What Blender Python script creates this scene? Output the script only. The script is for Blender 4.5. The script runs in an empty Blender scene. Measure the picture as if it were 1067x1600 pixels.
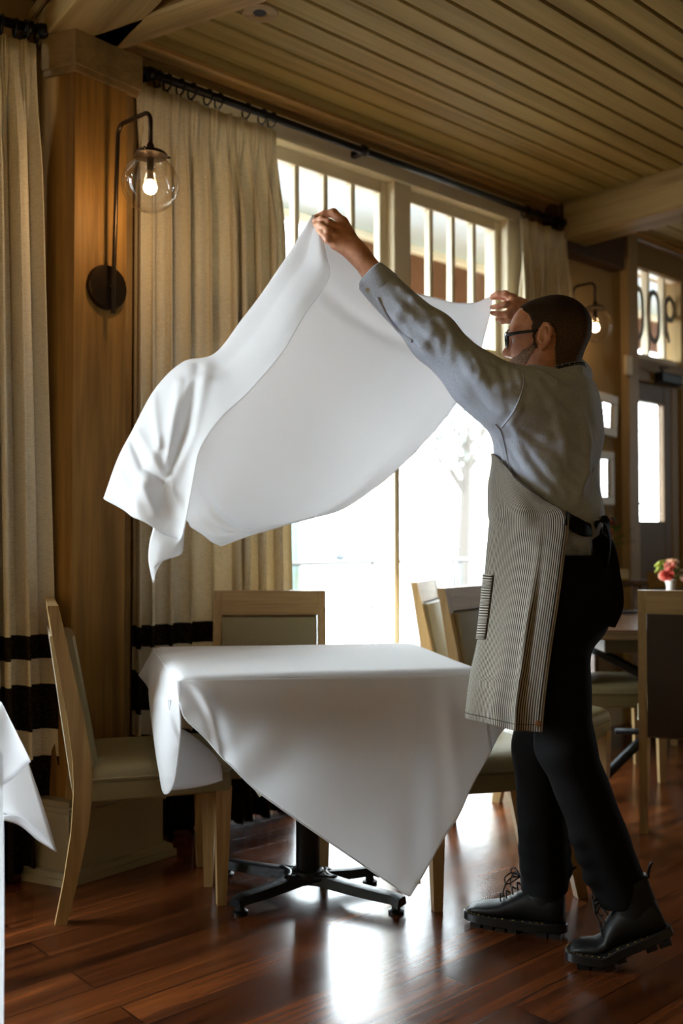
import bpy, math, random
import numpy as np
from mathutils import Vector, Matrix

# ------------------------------------------------------------------ camera, world, exposure
S = bpy.context.scene
COL = S.collection
F = 1530.0                      # focal length in pixels of the 1067 x 1600 frame
CAMZ = 1.12
PITCH = math.atan(42.0 / F)
cam_d = bpy.data.cameras.new('camera')
cam = bpy.data.objects.new('camera', cam_d)
COL.objects.link(cam)
cam.location = (0, 0, CAMZ)
cam.rotation_euler = (math.pi / 2 + PITCH, 0, 0)
cam_d.sensor_fit = 'AUTO'
cam_d.sensor_width = 36.0
cam_d.lens = F / 1600.0 * 36.0
cam_d.clip_start = 0.05
cam_d.clip_end = 300
cam_d.dof.use_dof = True
cam_d.dof.focus_distance = 2.72
cam_d.dof.aperture_fstop = 2.0
S.camera = cam
S.view_settings.view_transform = 'Standard'
S.view_settings.look = 'None'
S.view_settings.gamma = 1
S.view_settings.use_curve_mapping = False
S.view_settings.exposure = 0.28
S.cycles.max_bounces = 10
S.cycles.diffuse_bounces = 5
S.cycles.glossy_bounces = 4
S.cycles.transmission_bounces = 8
S.cycles.transparent_max_bounces = 16
S.cycles.sample_clamp_indirect = 6
S.cycles.caustics_reflective = False
S.cycles.caustics_refractive = False
S.cycles.use_denoising = True

SKY = 17.0
w = bpy.data.worlds.new('overcast_sky'); S.world = w
w.use_nodes = True
bg = w.node_tree.nodes['Background']
bg.inputs[0].default_value = (0.83, 0.945, 1.0, 1)
bg.inputs[1].default_value = SKY

# ------------------------------------------------------------------ geometry of the view
UP = Vector((0, -math.sin(PITCH), math.cos(PITCH)))
FW = Vector((0, math.cos(PITCH), math.sin(PITCH)))
CAMP = Vector((0, 0, CAMZ))
def ray(x, y):
    return FW + Vector((1, 0, 0)) * ((x - 533.5) / F) - UP * ((y - 800) / F)
def P(x, y, d):
    r = ray(x, y)
    return CAMP + r * (d / r.y)
def onplane(x, y, p0, n):
    r = ray(x, y)
    return CAMP + r * ((Vector(p0) - CAMP).dot(n) / r.dot(n))
def onfloor(x, y, z=0.0):
    return onplane(x, y, (0, 0, z), Vector((0, 0, 1)))
# window wall: direction WD along it (to the right and away), NO out of the room
A48 = math.radians(48)
WD = Vector((math.sin(A48), math.cos(A48), 0))
NO = Vector((-math.cos(A48), math.sin(A48), 0))
SETB = 0.15
W0 = Vector((-0.795, 3.524, 0)) + NO * SETB
def WP(s, o=0.0, z=0.0):
    return W0 + WD * s + NO * o + Vector((0, 0, z))
def wall_at(x, y, o=0.0):
    p = onplane(x, y, W0 + NO * o, NO)
    return (p - W0).dot(WD), p.z
# left wall
A59 = math.radians(59.5)
LD = Vector((-math.sin(A59), -math.cos(A59), 0))     # from the pillar to the left and near
LN = Vector((-math.cos(A59), math.sin(A59), 0))      # out of the room
L0 = Vector((-1.0, 3.42, 0))
def LP(t, o=0.0, z=0.0):
    return L0 + LD * t + LN * o + Vector((0, 0, z))
CEIL = 3.0

# ------------------------------------------------------------------ mesh helpers
class MB:
    def __init__(s):
        s.v = []; s.f = []; s.uv = None
    def add(s, vs, fs):
        n = len(s.v)
        s.v += [tuple(v) for v in vs]
        s.f += [tuple(i + n for i in f) for f in fs]
        return s
    def box(s, c, size, axes=None, bev=0.0):
        c = Vector(c); hx, hy, hz = [q / 2 for q in size]
        ax = axes or (Vector((1, 0, 0)), Vector((0, 1, 0)), Vector((0, 0, 1)))
        b = min(bev, hx * .9, hy * .9, hz * .9)
        if b <= 0:
            vs = [c + ax[0] * (sx * hx) + ax[1] * (sy * hy) + ax[2] * (sz * hz) for sx in (-1, 1) for sy in (-1, 1) for sz in (-1, 1)]
            s.add(vs, [(0, 1, 3, 2), (4, 6, 7, 5), (0, 4, 5, 1), (2, 3, 7, 6), (0, 2, 6, 4), (1, 5, 7, 3)])
        else:
            vs = []; idx = {}
            for sx in (-1, 1):
                for sy in (-1, 1):
                    for sz in (-1, 1):
                        for a in range(3):
                            q = [sx * (hx - b), sy * (hy - b), sz * (hz - b)]
                            q[a] += (sx, sy, sz)[a] * b
                            idx[(sx, sy, sz, a)] = len(vs)
                            vs.append(c + ax[0] * q[0] + ax[1] * q[1] + ax[2] * q[2])
            fs = []
            for a in range(3):
                o1, o2 = [(1, 2), (2, 0), (0, 1)][a]
                for sg in (-1, 1):
                    r = []
                    for (p, q) in ((-1, -1), (1, -1), (1, 1), (-1, 1)):
                        k = [0, 0, 0]; k[a] = sg; k[o1] = p; k[o2] = q
                        r.append(idx[(k[0], k[1], k[2], a)])
                    fs.append(r if sg > 0 else r[::-1])
            for a in range(3):
                o1, o2 = [(1, 2), (2, 0), (0, 1)][a]
                for p in (-1, 1):
                    for q in (-1, 1):
                        k1 = [0, 0, 0]; k1[a] = -1; k1[o1] = p; k1[o2] = q
                        k2 = list(k1); k2[a] = 1
                        r = [idx[(*k1, o1)], idx[(*k2, o1)], idx[(*k2, o2)], idx[(*k1, o2)]]
                        fs.append(r if p * q < 0 else r[::-1])
            for sx in (-1, 1):
                for sy in (-1, 1):
                    for sz in (-1, 1):
                        r = [idx[(sx, sy, sz, a)] for a in range(3)]
                        fs.append(r if sx * sy * sz > 0 else r[::-1])
            s.add(vs, fs)
        return s
    def prism(s, poly, z0, z1):
        n = len(poly)
        vs = [(p[0], p[1], z0) for p in poly] + [(p[0], p[1], z1) for p in poly]
        fs = [tuple(range(n))[::-1], tuple(range(n, 2 * n))]
        for i in range(n):
            j = (i + 1) % n
            fs.append((i, j, n + j, n + i))
        return s.add(vs, fs)
    def loft(s, rings, closed=True, caps=True):
        n = len(rings[0]); vs = []; fs = []
        for r in rings: vs += list(r)
        m = n if closed else n - 1
        for k in range(len(rings) - 1):
            for i in range(m):
                j = (i + 1) % n
                fs.append((k * n + i, k * n + j, (k + 1) * n + j, (k + 1) * n + i))
        if caps and closed:
            fs.append(tuple(range(n))[::-1]); fs.append(tuple(range((len(rings) - 1) * n, len(rings) * n)))
        return s.add(vs, fs)
    def tube(s, pts, r, n=12, caps=True, closed=False):
        pts = [Vector(p) for p in pts]; rings = []
        rr = r if isinstance(r, (list, tuple)) else [r] * len(pts)
        nrm = None; N = len(pts)
        for i, p in enumerate(pts):
            if closed: t = pts[(i + 1) % N] - pts[i - 1]
            elif i == 0: t = pts[1] - p
            elif i == N - 1: t = p - pts[i - 1]
            else: t = (pts[i + 1] - p).normalized() + (p - pts[i - 1]).normalized()
            t.normalize()
            if nrm is None:
                nrm = t.orthogonal().normalized()
            nrm = (nrm - t * nrm.dot(t)).normalized()
            b = t.cross(nrm)
            rings.append([p + (nrm * math.cos(2 * math.pi * k / n) + b * math.sin(2 * math.pi * k / n)) * rr[i] for k in range(n)])
        if closed: rings.append(rings[0])
        return s.loft(rings, True, caps and not closed)
    def lathe(s, prof, c=(0, 0, 0), ax=(0, 0, 1), n=24, caps=True):
        c = Vector(c); ax = Vector(ax).normalized(); e = ax.orthogonal().normalized(); g = ax.cross(e)
        rings = [[c + ax * h + (e * math.cos(2 * math.pi * k / n) + g * math.sin(2 * math.pi * k / n)) * max(r, 1e-5) for k in range(n)] for (r, h) in prof]
        return s.loft(rings, True, caps)
    def sphere(s, c, r, n=20, m=12, sc=(1, 1, 1)):
        rings = []
        for i in range(m + 1):
            t = math.pi * i / m
            rings.append([(c[0] + sc[0] * max(r * math.sin(t), 1e-5) * math.cos(2 * math.pi * k / n), c[1] + sc[1] * max(r * math.sin(t), 1e-5) * math.sin(2 * math.pi * k / n), c[2] - sc[2] * r * math.cos(t)) for k in range(n)])
        return s.loft(rings, True, True)
    def grid(s, G, closed_u=False):
        """G[v][u] points"""
        nv, nu = len(G), len(G[0]); vs = [p for r in G for p in r]; fs = []
        for a in range(nv - 1):
            for b in range(nu - 1 if not closed_u else nu):
                c = (b + 1) % nu
                fs.append((a * nu + b, a * nu + c, (a + 1) * nu + c, (a + 1) * nu + b))
        return s.add(vs, fs)
    def build(s, name, mat, parent=None, smooth=False, angle=None, world=True, solid=0.0, sub=0, uvs=None):
        me = bpy.data.meshes.new(name)
        org = Vector((0, 0, 0))
        if parent is not None and world:
            org = WORLDLOC.get(parent, Vector((0, 0, 0)))
        me.from_pydata([tuple(Vector(v) - org) for v in s.v], [], s.f)
        me.validate()
        if uvs is not None:
            ul = me.uv_layers.new(name='UVMap')
            co = [0.0] * (2 * len(me.loops))
            for i, l in enumerate(me.loops):
                co[2 * i], co[2 * i + 1] = uvs[l.vertex_index]
            ul.data.foreach_set('uv', co)
        me.update()
        if mat: me.materials.append(mat)
        if smooth:
            me.polygons.foreach_set('use_smooth', [True] * len(me.polygons))
            if angle: me.set_sharp_from_angle(angle=math.radians(angle))
        o = bpy.data.objects.new(name, me); COL.objects.link(o)
        if parent is not None:
            o.parent = parent
            WORLDLOC[o] = org
        if solid:
            m = o.modifiers.new('thickness', 'SOLIDIFY'); m.thickness = solid; m.offset = 0
        if sub:
            m = o.modifiers.new('subdivision', 'SUBSURF'); m.levels = sub; m.render_levels = sub
        return o
WORLDLOC = {}
def tag(o, label=None, cat=None, group=None, kind=None):
    if label: o['label'] = label
    if cat: o['category'] = cat
    if group: o['group'] = group
    if kind: o['kind'] = kind
    return o
def thing(name, label, cat, loc=(0, 0, 0), rz=0.0, group=None):
    o = bpy.data.objects.new(name, None); COL.objects.link(o)
    o.empty_display_size = .1
    o.location = loc; o.rotation_euler = (0, 0, rz)
    WORLDLOC[o] = Vector(loc)
    return tag(o, label, cat, group)
def struct(o):
    o['kind'] = 'structure'; return o
def dup(root, loc, rz, label=None):
    r = root.copy(); COL.objects.link(r); r.location = loc; r.rotation_euler = (0, 0, rz)
    if label: r['label'] = label
    for ch in list(root.children):
        c = ch.copy(); COL.objects.link(c); c.parent = r
        for g in list(ch.children):
            d = g.copy(); COL.objects.link(d); d.parent = c
    return r
def cr(pts, n):
    """Catmull-Rom through pts -> n samples (uniform in parameter)"""
    A = np.array([list(p) for p in pts], float); m = len(A)
    E = np.vstack([2 * A[0] - A[1], A, 2 * A[-1] - A[-2]])
    t = np.linspace(0, m - 1, n); i = np.minimum(t.astype(int), m - 2); f = (t - i)[:, None]
    p0, p1, p2, p3 = E[i], E[i + 1], E[i + 2], E[i + 3]
    return 0.5 * ((2 * p1) + (-p0 + p2) * f + (2 * p0 - 5 * p1 + 4 * p2 - p3) * f ** 2 + (-p0 + 3 * p1 - 3 * p2 + p3) * f ** 3)
def crgrid(C, nv, nu):
    R = [cr(r, nu) for r in C]                       # rows
    R = np.array(R)                                  # rows x nu x 3
    return np.stack([cr(R[:, k], nv) for k in range(nu)], 1)   # nv x nu x 3
def rot2(x, y, a):
    return x * math.cos(a) - y * math.sin(a), x * math.sin(a) + y * math.cos(a)

# ------------------------------------------------------------------ materials
def srgb(r, g, b):
    return tuple(((c / 255) / 12.92 if c / 255 <= .04045 else ((c / 255 + .055) / 1.055) ** 2.4) for c in (r, g, b)) + (1,)
def newmat(name):
    m = bpy.data.materials.new(name); m.use_nodes = True
    nt = m.node_tree
    return m, nt, nt.nodes['Principled BSDF']
def nd(nt, typ, **kw):
    n = nt.nodes.new(typ)
    for k, v in kw.items():
        if k in n.inputs.keys(): n.inputs[k].default_value = v
        else: setattr(n, k, v)
    return n
def ramp(nt, fac, stops):
    r = nt.nodes.new('ShaderNodeValToRGB')
    while len(r.color_ramp.elements) < len(stops): r.color_ramp.elements.new(.5)
    for e, (p, c) in zip(r.color_ramp.elements, stops): e.position = p; e.color = c
    nt.links.new(fac, r.inputs[0]); return r.outputs[0]
def plain(name, col, rough=.5, metal=0.0, spec=.5, nscale=0, nstr=0.0, var=0.0):
    m, nt, b = newmat(name)
    b.inputs['Base Color'].default_value = col; b.inputs['Roughness'].default_value = rough
    b.inputs['Metallic'].default_value = metal; b.inputs['Specular IOR Level'].default_value = spec
    if nscale:
        tc = nd(nt, 'ShaderNodeTexCoord'); no = nd(nt, 'ShaderNodeTexNoise', Scale=nscale, Detail=4.0)
        nt.links.new(tc.outputs['Object'], no.inputs['Vector'])
        if nstr:
            bu = nd(nt, 'ShaderNodeBump', Strength=nstr, Distance=.002)
            nt.links.new(no.outputs[0], bu.inputs['Height']); nt.links.new(bu.outputs[0], b.inputs['Normal'])
        if var:
            d = tuple(c * (1 - var) for c in col[:3]) + (1,)
            nt.links.new(ramp(nt, no.outputs[0], [(.35, d), (.65, col)]), b.inputs['Base Color'])
    return m
def wood(name, c1, c2, axis='z', rot=0.0, rough=.45, scale=1.0, stretch=.06, plank=0.0, spec=.4):
    """streaky grain along an axis of the object's own coordinates"""
    m, nt, b = newmat(name)
    tc = nd(nt, 'ShaderNodeTexCoord'); mp = nd(nt, 'ShaderNodeMapping', vector_type='POINT')
    mp.inputs['Rotation'].default_value = (0, 0, rot)
    nt.links.new(tc.outputs['Object'], mp.inputs['Vector'])
    mp2 = nd(nt, 'ShaderNodeMapping')
    sc = [14 * scale] * 3; sc['xyz'.index(axis)] = 14 * scale * stretch
    mp2.inputs['Scale'].default_value = sc
    nt.links.new(mp.outputs[0], mp2.inputs['Vector'])
    n1 = nd(nt, 'ShaderNodeTexNoise', Scale=1.0, Detail=6.0, Roughness=.6, Distortion=.6)
    nt.links.new(mp2.outputs[0], n1.inputs['Vector'])
    n2 = nd(nt, 'ShaderNodeTexNoise', Scale=6.0, Detail=3.0)
    nt.links.new(mp2.outputs[0], n2.inputs['Vector'])
    mx = nd(nt, 'ShaderNodeMath', operation='MULTIPLY_ADD'); mx.inputs[1].default_value = .35
    nt.links.new(n2.outputs[0], mx.inputs[0]); nt.links.new(n1.outputs[0], mx.inputs[2])
    c = ramp(nt, mx.outputs[0], [(.48, c2), (.82, c1)])
    nt.links.new(c, b.inputs['Base Color'])
    b.inputs['Roughness'].default_value = rough; b.inputs['Specular IOR Level'].default_value = spec
    bu = nd(nt, 'ShaderNodeBump', Strength=.15, Distance=.002)
    nt.links.new(mx.outputs[0], bu.inputs['Height']); nt.links.new(bu.outputs[0], b.inputs['Normal'])
    return m

M = {}
M['ceil'] = wood('limed_plank', srgb(148, 127, 74), srgb(118, 99, 52), 'x', -math.atan2(WD.y, WD.x), .7, .7, .03, spec=.08)
M['beam'] = wood('limed_beam', srgb(150, 125, 80), srgb(116, 93, 54), 'x', 0, .6, .8, .05, spec=.15)
M['pillar'] = wood('stained_pine', srgb(150, 110, 52), srgb(106, 74, 30), 'z', 0, .6, .8, .06, spec=.2)
M['plinth'] = plain('painted_taupe', srgb(150, 138, 112), .5, 0, .4, 6, .1, .08)
M['plaster'] = plain('cream_plaster', srgb(156, 130, 88), .8, 0, .2, 5, .2, .06)
M['cream'] = plain('cream_paint', srgb(226, 212, 180), .45, 0, .4, 8, .05, .05)
M['crown'] = wood('crown_board', srgb(136, 110, 68), srgb(106, 82, 46), 'x', 0, .5, .8, .05)
M['trimwood'] = wood('oak_molding', srgb(186, 146, 84), srgb(146, 106, 56), 'x', -math.atan2(WD.y, WD.x), .4, .8, .04)
M['oak'] = wood('pale_oak', srgb(178, 148, 100), srgb(142, 112, 70), 'z', 0, .42, 1.4, .06)
M['oakx'] = wood('pale_oak_rail', srgb(178, 148, 100), srgb(142, 112, 70), 'x', 0, .42, 1.4, .06)
M['leather'] = plain('olive_leather', srgb(134, 122, 88), .42, 0, .5, 90, .25, .05)
M['leather2'] = plain('olive_leather_band', srgb(128, 116, 80), .45, 0, .5, 110, .5, .06)
M['panel'] = plain('grey_upholstery', srgb(168, 158, 138), .55, 0, .4, 120, .2, .04)
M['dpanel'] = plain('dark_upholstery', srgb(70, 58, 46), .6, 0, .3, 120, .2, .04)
M['iron'] = plain('black_iron', srgb(26, 28, 30), .38, .6, .5, 60, .6, .2)
M['black'] = plain('black_rod', srgb(18, 16, 15), .4, .5, .5)
M['bronze'] = plain('aged_bronze', srgb(66, 52, 38), .35, .9, .5, 30, .1, .2)
M['white'] = plain('white_paint', srgb(225, 222, 214), .5)
M['dark'] = plain('dark_opening', srgb(10, 8, 7), .8)

def floor_mat():
    m, nt, b = newmat('cherry_floorboards')
    tc = nd(nt, 'ShaderNodeTexCoord'); mp = nd(nt, 'ShaderNodeMapping')
    mp.inputs['Rotation'].default_value = (0, 0, -math.atan2(WD.y, WD.x))
    nt.links.new(tc.outputs['Object'], mp.inputs['Vector'])
    br = nd(nt, 'ShaderNodeTexBrick', Scale=1.0); br.offset = .37
    br.inputs['Brick Width'].default_value = 1.9; br.inputs['Row Height'].default_value = .125
    br.inputs['Mortar Size'].default_value = .0018; br.inputs['Mortar Smooth'].default_value = .2; br.inputs['Bias'].default_value = 0
    br.inputs['Color1'].default_value = (0, 0, 0, 1); br.inputs['Color2'].default_value = (1, 1, 1, 1); br.inputs['Mortar'].default_value = (.5, .5, .5, 1)
    nt.links.new(mp.outputs[0], br.inputs['Vector'])
    mp2 = nd(nt, 'ShaderNodeMapping'); mp2.inputs['Scale'].default_value = (1.2, 18, 18)
    nt.links.new(mp.outputs[0], mp2.inputs['Vector'])
    ad = nd(nt, 'ShaderNodeVectorMath', operation='ADD')
    sc = nd(nt, 'ShaderNodeVectorMath', operation='SCALE'); sc.inputs['Scale'].default_value = 9.0
    nt.links.new(br.outputs['Color'], sc.inputs[0]); nt.links.new(sc.outputs[0], ad.inputs[1]); nt.links.new(mp2.outputs[0], ad.inputs[0])
    n = nd(nt, 'ShaderNodeTexNoise', Scale=1.0, Detail=7.0, Roughness=.62, Distortion=.8)
    nt.links.new(ad.outputs[0], n.inputs['Vector'])
    col = ramp(nt, n.outputs[0], [(.3, srgb(44, 22, 11)), (.5, srgb(92, 48, 22)), (.75, srgb(126, 70, 33))])
    tint = ramp(nt, br.outputs['Color'], [(0, (.42, .38, .36, 1)), (1, (1.1, 1.05, 1, 1))])
    mx = nd(nt, 'ShaderNodeMix', data_type='RGBA', blend_type='MULTIPLY'); mx.inputs[0].default_value = 1
    nt.links.new(col, mx.inputs[6]); nt.links.new(tint, mx.inputs[7])
    m2 = nd(nt, 'ShaderNodeMix', data_type='RGBA'); m2.inputs[7].default_value = srgb(14, 7, 4)
    nt.links.new(br.outputs['Fac'], m2.inputs[0]); nt.links.new(mx.outputs[2], m2.inputs[6])
    nt.links.new(m2.outputs[2], b.inputs['Base Color'])
    n3 = nd(nt, 'ShaderNodeTexNoise', Scale=7.0, Detail=5.0); nt.links.new(tc.outputs['Object'], n3.inputs['Vector'])
    rr = nd(nt, 'ShaderNodeMapRange'); rr.inputs['To Min'].default_value = .14; rr.inputs['To Max'].default_value = .3
    nt.links.new(n3.outputs[0], rr.inputs[0]); nt.links.new(rr.outputs[0], b.inputs['Roughness'])
    bu = nd(nt, 'ShaderNodeBump', Strength=.12, Distance=.003)
    nt.links.new(n.outputs[0], bu.inputs['Height'])
    bu2 = nd(nt, 'ShaderNodeBump', Strength=.18, Distance=.002, invert=True)
    nt.links.new(br.outputs['Fac'], bu2.inputs['Height']); nt.links.new(bu.outputs[0], bu2.inputs['Normal'])
    nt.links.new(bu2.outputs[0], b.inputs['Normal'])
    b.inputs['Specular IOR Level'].default_value = .5
    return m
M['floor'] = floor_mat()

def linen(name, bands):
    """oatmeal linen with dark woven bands at heights (metres) along z"""
    m, nt, b = newmat(name)
    tc = nd(nt, 'ShaderNodeTexCoord'); sx = nd(nt, 'ShaderNodeSeparateXYZ')
    nt.links.new(tc.outputs['Object'], sx.inputs[0])
    n = nd(nt, 'ShaderNodeTexNoise', Scale=1.0, Detail=4.0)
    mp = nd(nt, 'ShaderNodeMapping'); mp.inputs['Scale'].default_value = (60, 60, 500)
    nt.links.new(tc.outputs['Object'], mp.inputs['Vector']); nt.links.new(mp.outputs[0], n.inputs['Vector'])
    base = ramp(nt, n.outputs[0], [(.3, srgb(214, 201, 172)), (.7, srgb(242, 231, 205))])
    vo = nd(nt, 'ShaderNodeTexVoronoi', Scale=170.0); nt.links.new(tc.outputs['Object'], vo.inputs['Vector'])
    dk = ramp(nt, vo.outputs['Distance'], [(.0, srgb(96, 74, 40)), (.34, srgb(40, 31, 22)), (1, srgb(26, 20, 15))])
    acc = None
    for (z0, z1) in bands:
        a = nd(nt, 'ShaderNodeMath', operation='GREATER_THAN'); a.inputs[1].default_value = z0; nt.links.new(sx.outputs[2], a.inputs[0])
        c = nd(nt, 'ShaderNodeMath', operation='LESS_THAN'); c.inputs[1].default_value = z1; nt.links.new(sx.outputs[2], c.inputs[0])
        d = nd(nt, 'ShaderNodeMath', operation='MULTIPLY'); nt.links.new(a.outputs[0], d.inputs[0]); nt.links.new(c.outputs[0], d.inputs[1])
        if acc is None: acc = d
        else:
            e = nd(nt, 'ShaderNodeMath', operation='MAXIMUM'); nt.links.new(acc.outputs[0], e.inputs[0]); nt.links.new(d.outputs[0], e.inputs[1]); acc = e
    mx = nd(nt, 'ShaderNodeMix', data_type='RGBA'); nt.links.new(acc.outputs[0], mx.inputs[0])
    nt.links.new(base, mx.inputs[6]); nt.links.new(dk, mx.inputs[7])
    nt.links.new(mx.outputs[2], b.inputs['Base Color'])
    b.inputs['Roughness'].default_value = .9; b.inputs['Specular IOR Level'].default_value = .1
    bu = nd(nt, 'ShaderNodeBump', Strength=.2, Distance=.001); nt.links.new(n.outputs[0], bu.inputs['Height']); nt.links.new(bu.outputs[0], b.inputs['Normal'])
    tr = nd(nt, 'ShaderNodeBsdfTranslucent'); nt.links.new(mx.outputs[2], tr.inputs[0])
    ms = nd(nt, 'ShaderNodeMixShader'); ms.inputs[0].default_value = .18
    nt.links.new(b.outputs[0], ms.inputs[1]); nt.links.new(tr.outputs[0], ms.inputs[2])
    nt.links.new(ms.outputs[0], nt.nodes['Material Output'].inputs[0])
    return m
BANDS = [(.72, .80), (.485, .635), (-.1, .395)]
M['linen'] = linen('banded_linen', BANDS)
def cotton():
    m, nt, b = newmat('white_cotton')
    tc = nd(nt, 'ShaderNodeTexCoord'); n = nd(nt, 'ShaderNodeTexNoise', Scale=9.0, Detail=3.0, Distortion=1.0)
    nt.links.new(tc.outputs['Object'], n.inputs['Vector'])
    b.inputs['Base Color'].default_value = (.92, .935, .96, 1); b.inputs['Roughness'].default_value = .75
    b.inputs['Specular IOR Level'].default_value = .25; b.inputs['Sheen Weight'].default_value = .1
    bu = nd(nt, 'ShaderNodeBump', Strength=.12, Distance=.01); nt.links.new(n.outputs[0], bu.inputs['Height']); nt.links.new(bu.outputs[0], b.inputs['Normal'])
    tr = nd(nt, 'ShaderNodeBsdfTranslucent'); tr.inputs[0].default_value = (.95, .95, .96, 1)
    ms = nd(nt, 'ShaderNodeMixShader'); ms.inputs[0].default_value = .6
    nt.links.new(b.outputs[0], ms.inputs[1]); nt.links.new(tr.outputs[0], ms.inputs[2])
    nt.links.new(ms.outputs[0], nt.nodes['Material Output'].inputs[0])
    return m
M['cotton'] = cotton()
def clear_glass(name, refl=.03, tint=(1, 1, 1, 1), pw=5):
    m, nt, b = newmat(name)
    t = nd(nt, 'ShaderNodeBsdfTransparent'); t.inputs[0].default_value = tint
    g = nd(nt, 'ShaderNodeBsdfGlossy'); g.inputs['Roughness'].default_value = .02
    lw = nd(nt, 'ShaderNodeLayerWeight', Blend=.5)
    pw_ = nd(nt, 'ShaderNodeMath', operation='POWER'); pw_.inputs[1].default_value = pw; nt.links.new(lw.outputs['Facing'], pw_.inputs[0])
    fr = nd(nt, 'ShaderNodeMath', operation='MULTIPLY_ADD'); fr.inputs[1].default_value = .9; fr.inputs[2].default_value = refl; nt.links.new(pw_.outputs[0], fr.inputs[0])
    ms = nd(nt, 'ShaderNodeMixShader')
    nt.links.new(fr.outputs[0], ms.inputs[0]); nt.links.new(t.outputs[0], ms.inputs[1]); nt.links.new(g.outputs[0], ms.inputs[2])
    nt.links.new(ms.outputs[0], nt.nodes['Material Output'].inputs[0])
    return m
M['glass'] = clear_glass('window_glass')
def glow(name, col, st):
    m, nt, b = newmat(name)
    b.inputs['Base Color'].default_value = col
    b.inputs['Emission Color'].default_value = col; b.inputs['Emission Strength'].default_value = st
    return m
M['bulb'] = glow('lit_bulb', (1.0, .72, .42, 1), 30)
# ------------------------------------------------------------------ room shell
ANG_W = math.atan2(WD.y, WD.x)
def wall_panel(name, P0, D, N, L, z0, z1, holes, mat, th=.14, s0=0.0):
    """a wall from P0 along D with rectangular holes (s0,s1,z0,z1), thickness th outwards"""
    mb = MB()
    ss = sorted(set([s0, L] + [h[0] for h in holes] + [h[1] for h in holes]))
    zz = sorted(set([z0, z1] + [h[2] for h in holes] + [h[3] for h in holes]))
    for a, b_ in zip(ss[:-1], ss[1:]):
        zc = None
        for c, d in zip(zz[:-1], zz[1:]):
            if any(h[0] <= a and h[1] >= b_ and h[2] <= c and h[3] >= d for h in holes): continue
            mb.box(P0 + D * ((a + b_) / 2) + N * (th / 2) + Vector((0, 0, (c + d) / 2)), (b_ - a, th, d - c), (D, N, Vector((0, 0, 1))))
    return struct(mb.build(name, mat))

# floor
fl = MB(); fl.prism([(-6, -4.5), (10, -4.5), (10, 9.5), (-6, 9.5)], -.05, 0)
struct(fl.build('floor', M['floor']))
# pixel-measured positions along the window wall
s_l = wall_at(428, 252)[0]          # left end of visible glazing (behind the curtain)
s_cm = wall_at(619, 800)[0]         # centre stile
s_r = wall_at(776, 352)[0]          # right end of glazing
zt = wall_at(640, 312)[1]           # transom pane top
zb = wall_at(766, 543)[1]           # transom pane bottom
zh = wall_at(640, 284)[1] + .02     # head of the frame
zd = zb - .12                       # glass top below the transom rail
step = (s_r - wall_at(639, 400)[0]) / 4
S0, S1 = wall_at(598, 400)[0] - 6 * step - .11, s_r + .14       # rough opening
sp0, sp1 = wall_at(969, 600)[0], wall_at(999, 600, -.06)[0]      # post
dv0, dv1 = sp1 - .02, sp1 + .62                            # far door opening
wall_panel('wall_window', W0, WD, NO, 6.4, 0, CEIL + .3, [(S0, S1, 0.0, zh), (dv0, dv1, 0.0, wall_at(1005, 419)[1])], M['plaster'], s0=-.35)
# left wall with its own window beyond the frame
wall_panel('wall_left', L0, LD, LN, 4.2, 0, CEIL + .3, [(.55, 3.5, .5, 2.78)], M['plaster'], s0=-.1)
# the remaining walls of the room
Lf = LP(4.2); Wf = WP(6.4)
Bn = Vector((1.2, -3.6, 0)) ; Bn2 = Wf - NO * 7.0
def seg_wall(name, a, b, holes):
    d = (b - a); L = d.length; d.normalize(); n = Vector((d.y, -d.x, 0))
    if n.dot((a + b) / 2 - Vector((1.5, 2, 0))) < 0: n = -n
    return wall_panel(name, a, d, n, L, 0, CEIL + .3, holes, M['plaster']), a, d, n, L
seg_wall('wall_back', Lf, Bn, [])
seg_wall('wall_rear', Bn, Bn2, [])
seg_wall('wall_right', Bn2, Wf, [(4.84, 5.15, 1.3, 2.62)])
# ceiling: grooved planks along the window wall
mb = MB(); pw = .11
for k in range(1, 96):
    o = -k * pw
    c = W0 + NO * o
    # plank cross-section with chamfered edges
    prof = [(-pw / 2 + .0025, CEIL + .02), (-pw / 2 + .0035, CEIL + .006), (-pw / 2 + .009, CEIL), (pw / 2 - .009, CEIL), (pw / 2 - .0035, CEIL + .006), (pw / 2 - .0025, CEIL + .02)]
    r0 = [c + NO * q + WD * -6.5 + Vector((0, 0, z)) for q, z in prof]
    r1 = [c + NO * q + WD * 8.5 + Vector((0, 0, z)) for q, z in prof]
    mb.loft([r0, r1], False, False)
mb.box(W0 + NO * -5.2 + WD * 1 + Vector((0, 0, CEIL + .035)), (15, 10.6, .03), (WD, NO, Vector((0, 0, 1))))
struct(mb.build('ceiling', M['ceil']))
# crown steps at the head of the window wall
Z = Vector((0, 0, 1))
def along(mbx, s0, s1, prof):
    mbx.loft([[WP(s0, -o, z) for o, z in prof], [WP(s1, -o, z) for o, z in prof]])
mb = MB()
along(mb, -.3, 6.3, [(0, CEIL), (0, zh + .10), (.02, zh + .10), (.03, zh + .12), (.03, zh + .16), (.055, zh + .17), (.06, zh + .2), (.09, CEIL - .02), (.1, CEIL - .015), (.1, CEIL)])
struct(mb.build('trim_1', M['trimwood']))

# beams
def beam(name, a, b, wdt, z0, z1, extra=None):
    d = (b - a); L = d.length; d.normalize(); n = Vector((-d.y, d.x, 0))
    m_ = bpy.data.meshes
    mbm = MB()
    mbm.box((a + b) / 2 + Z * ((z0 + z1) / 2), (L, wdt, z1 - z0), (d, n, Z), .008)
    o = mbm.build(name, M['beam'])
    return struct(o), d, n
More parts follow.
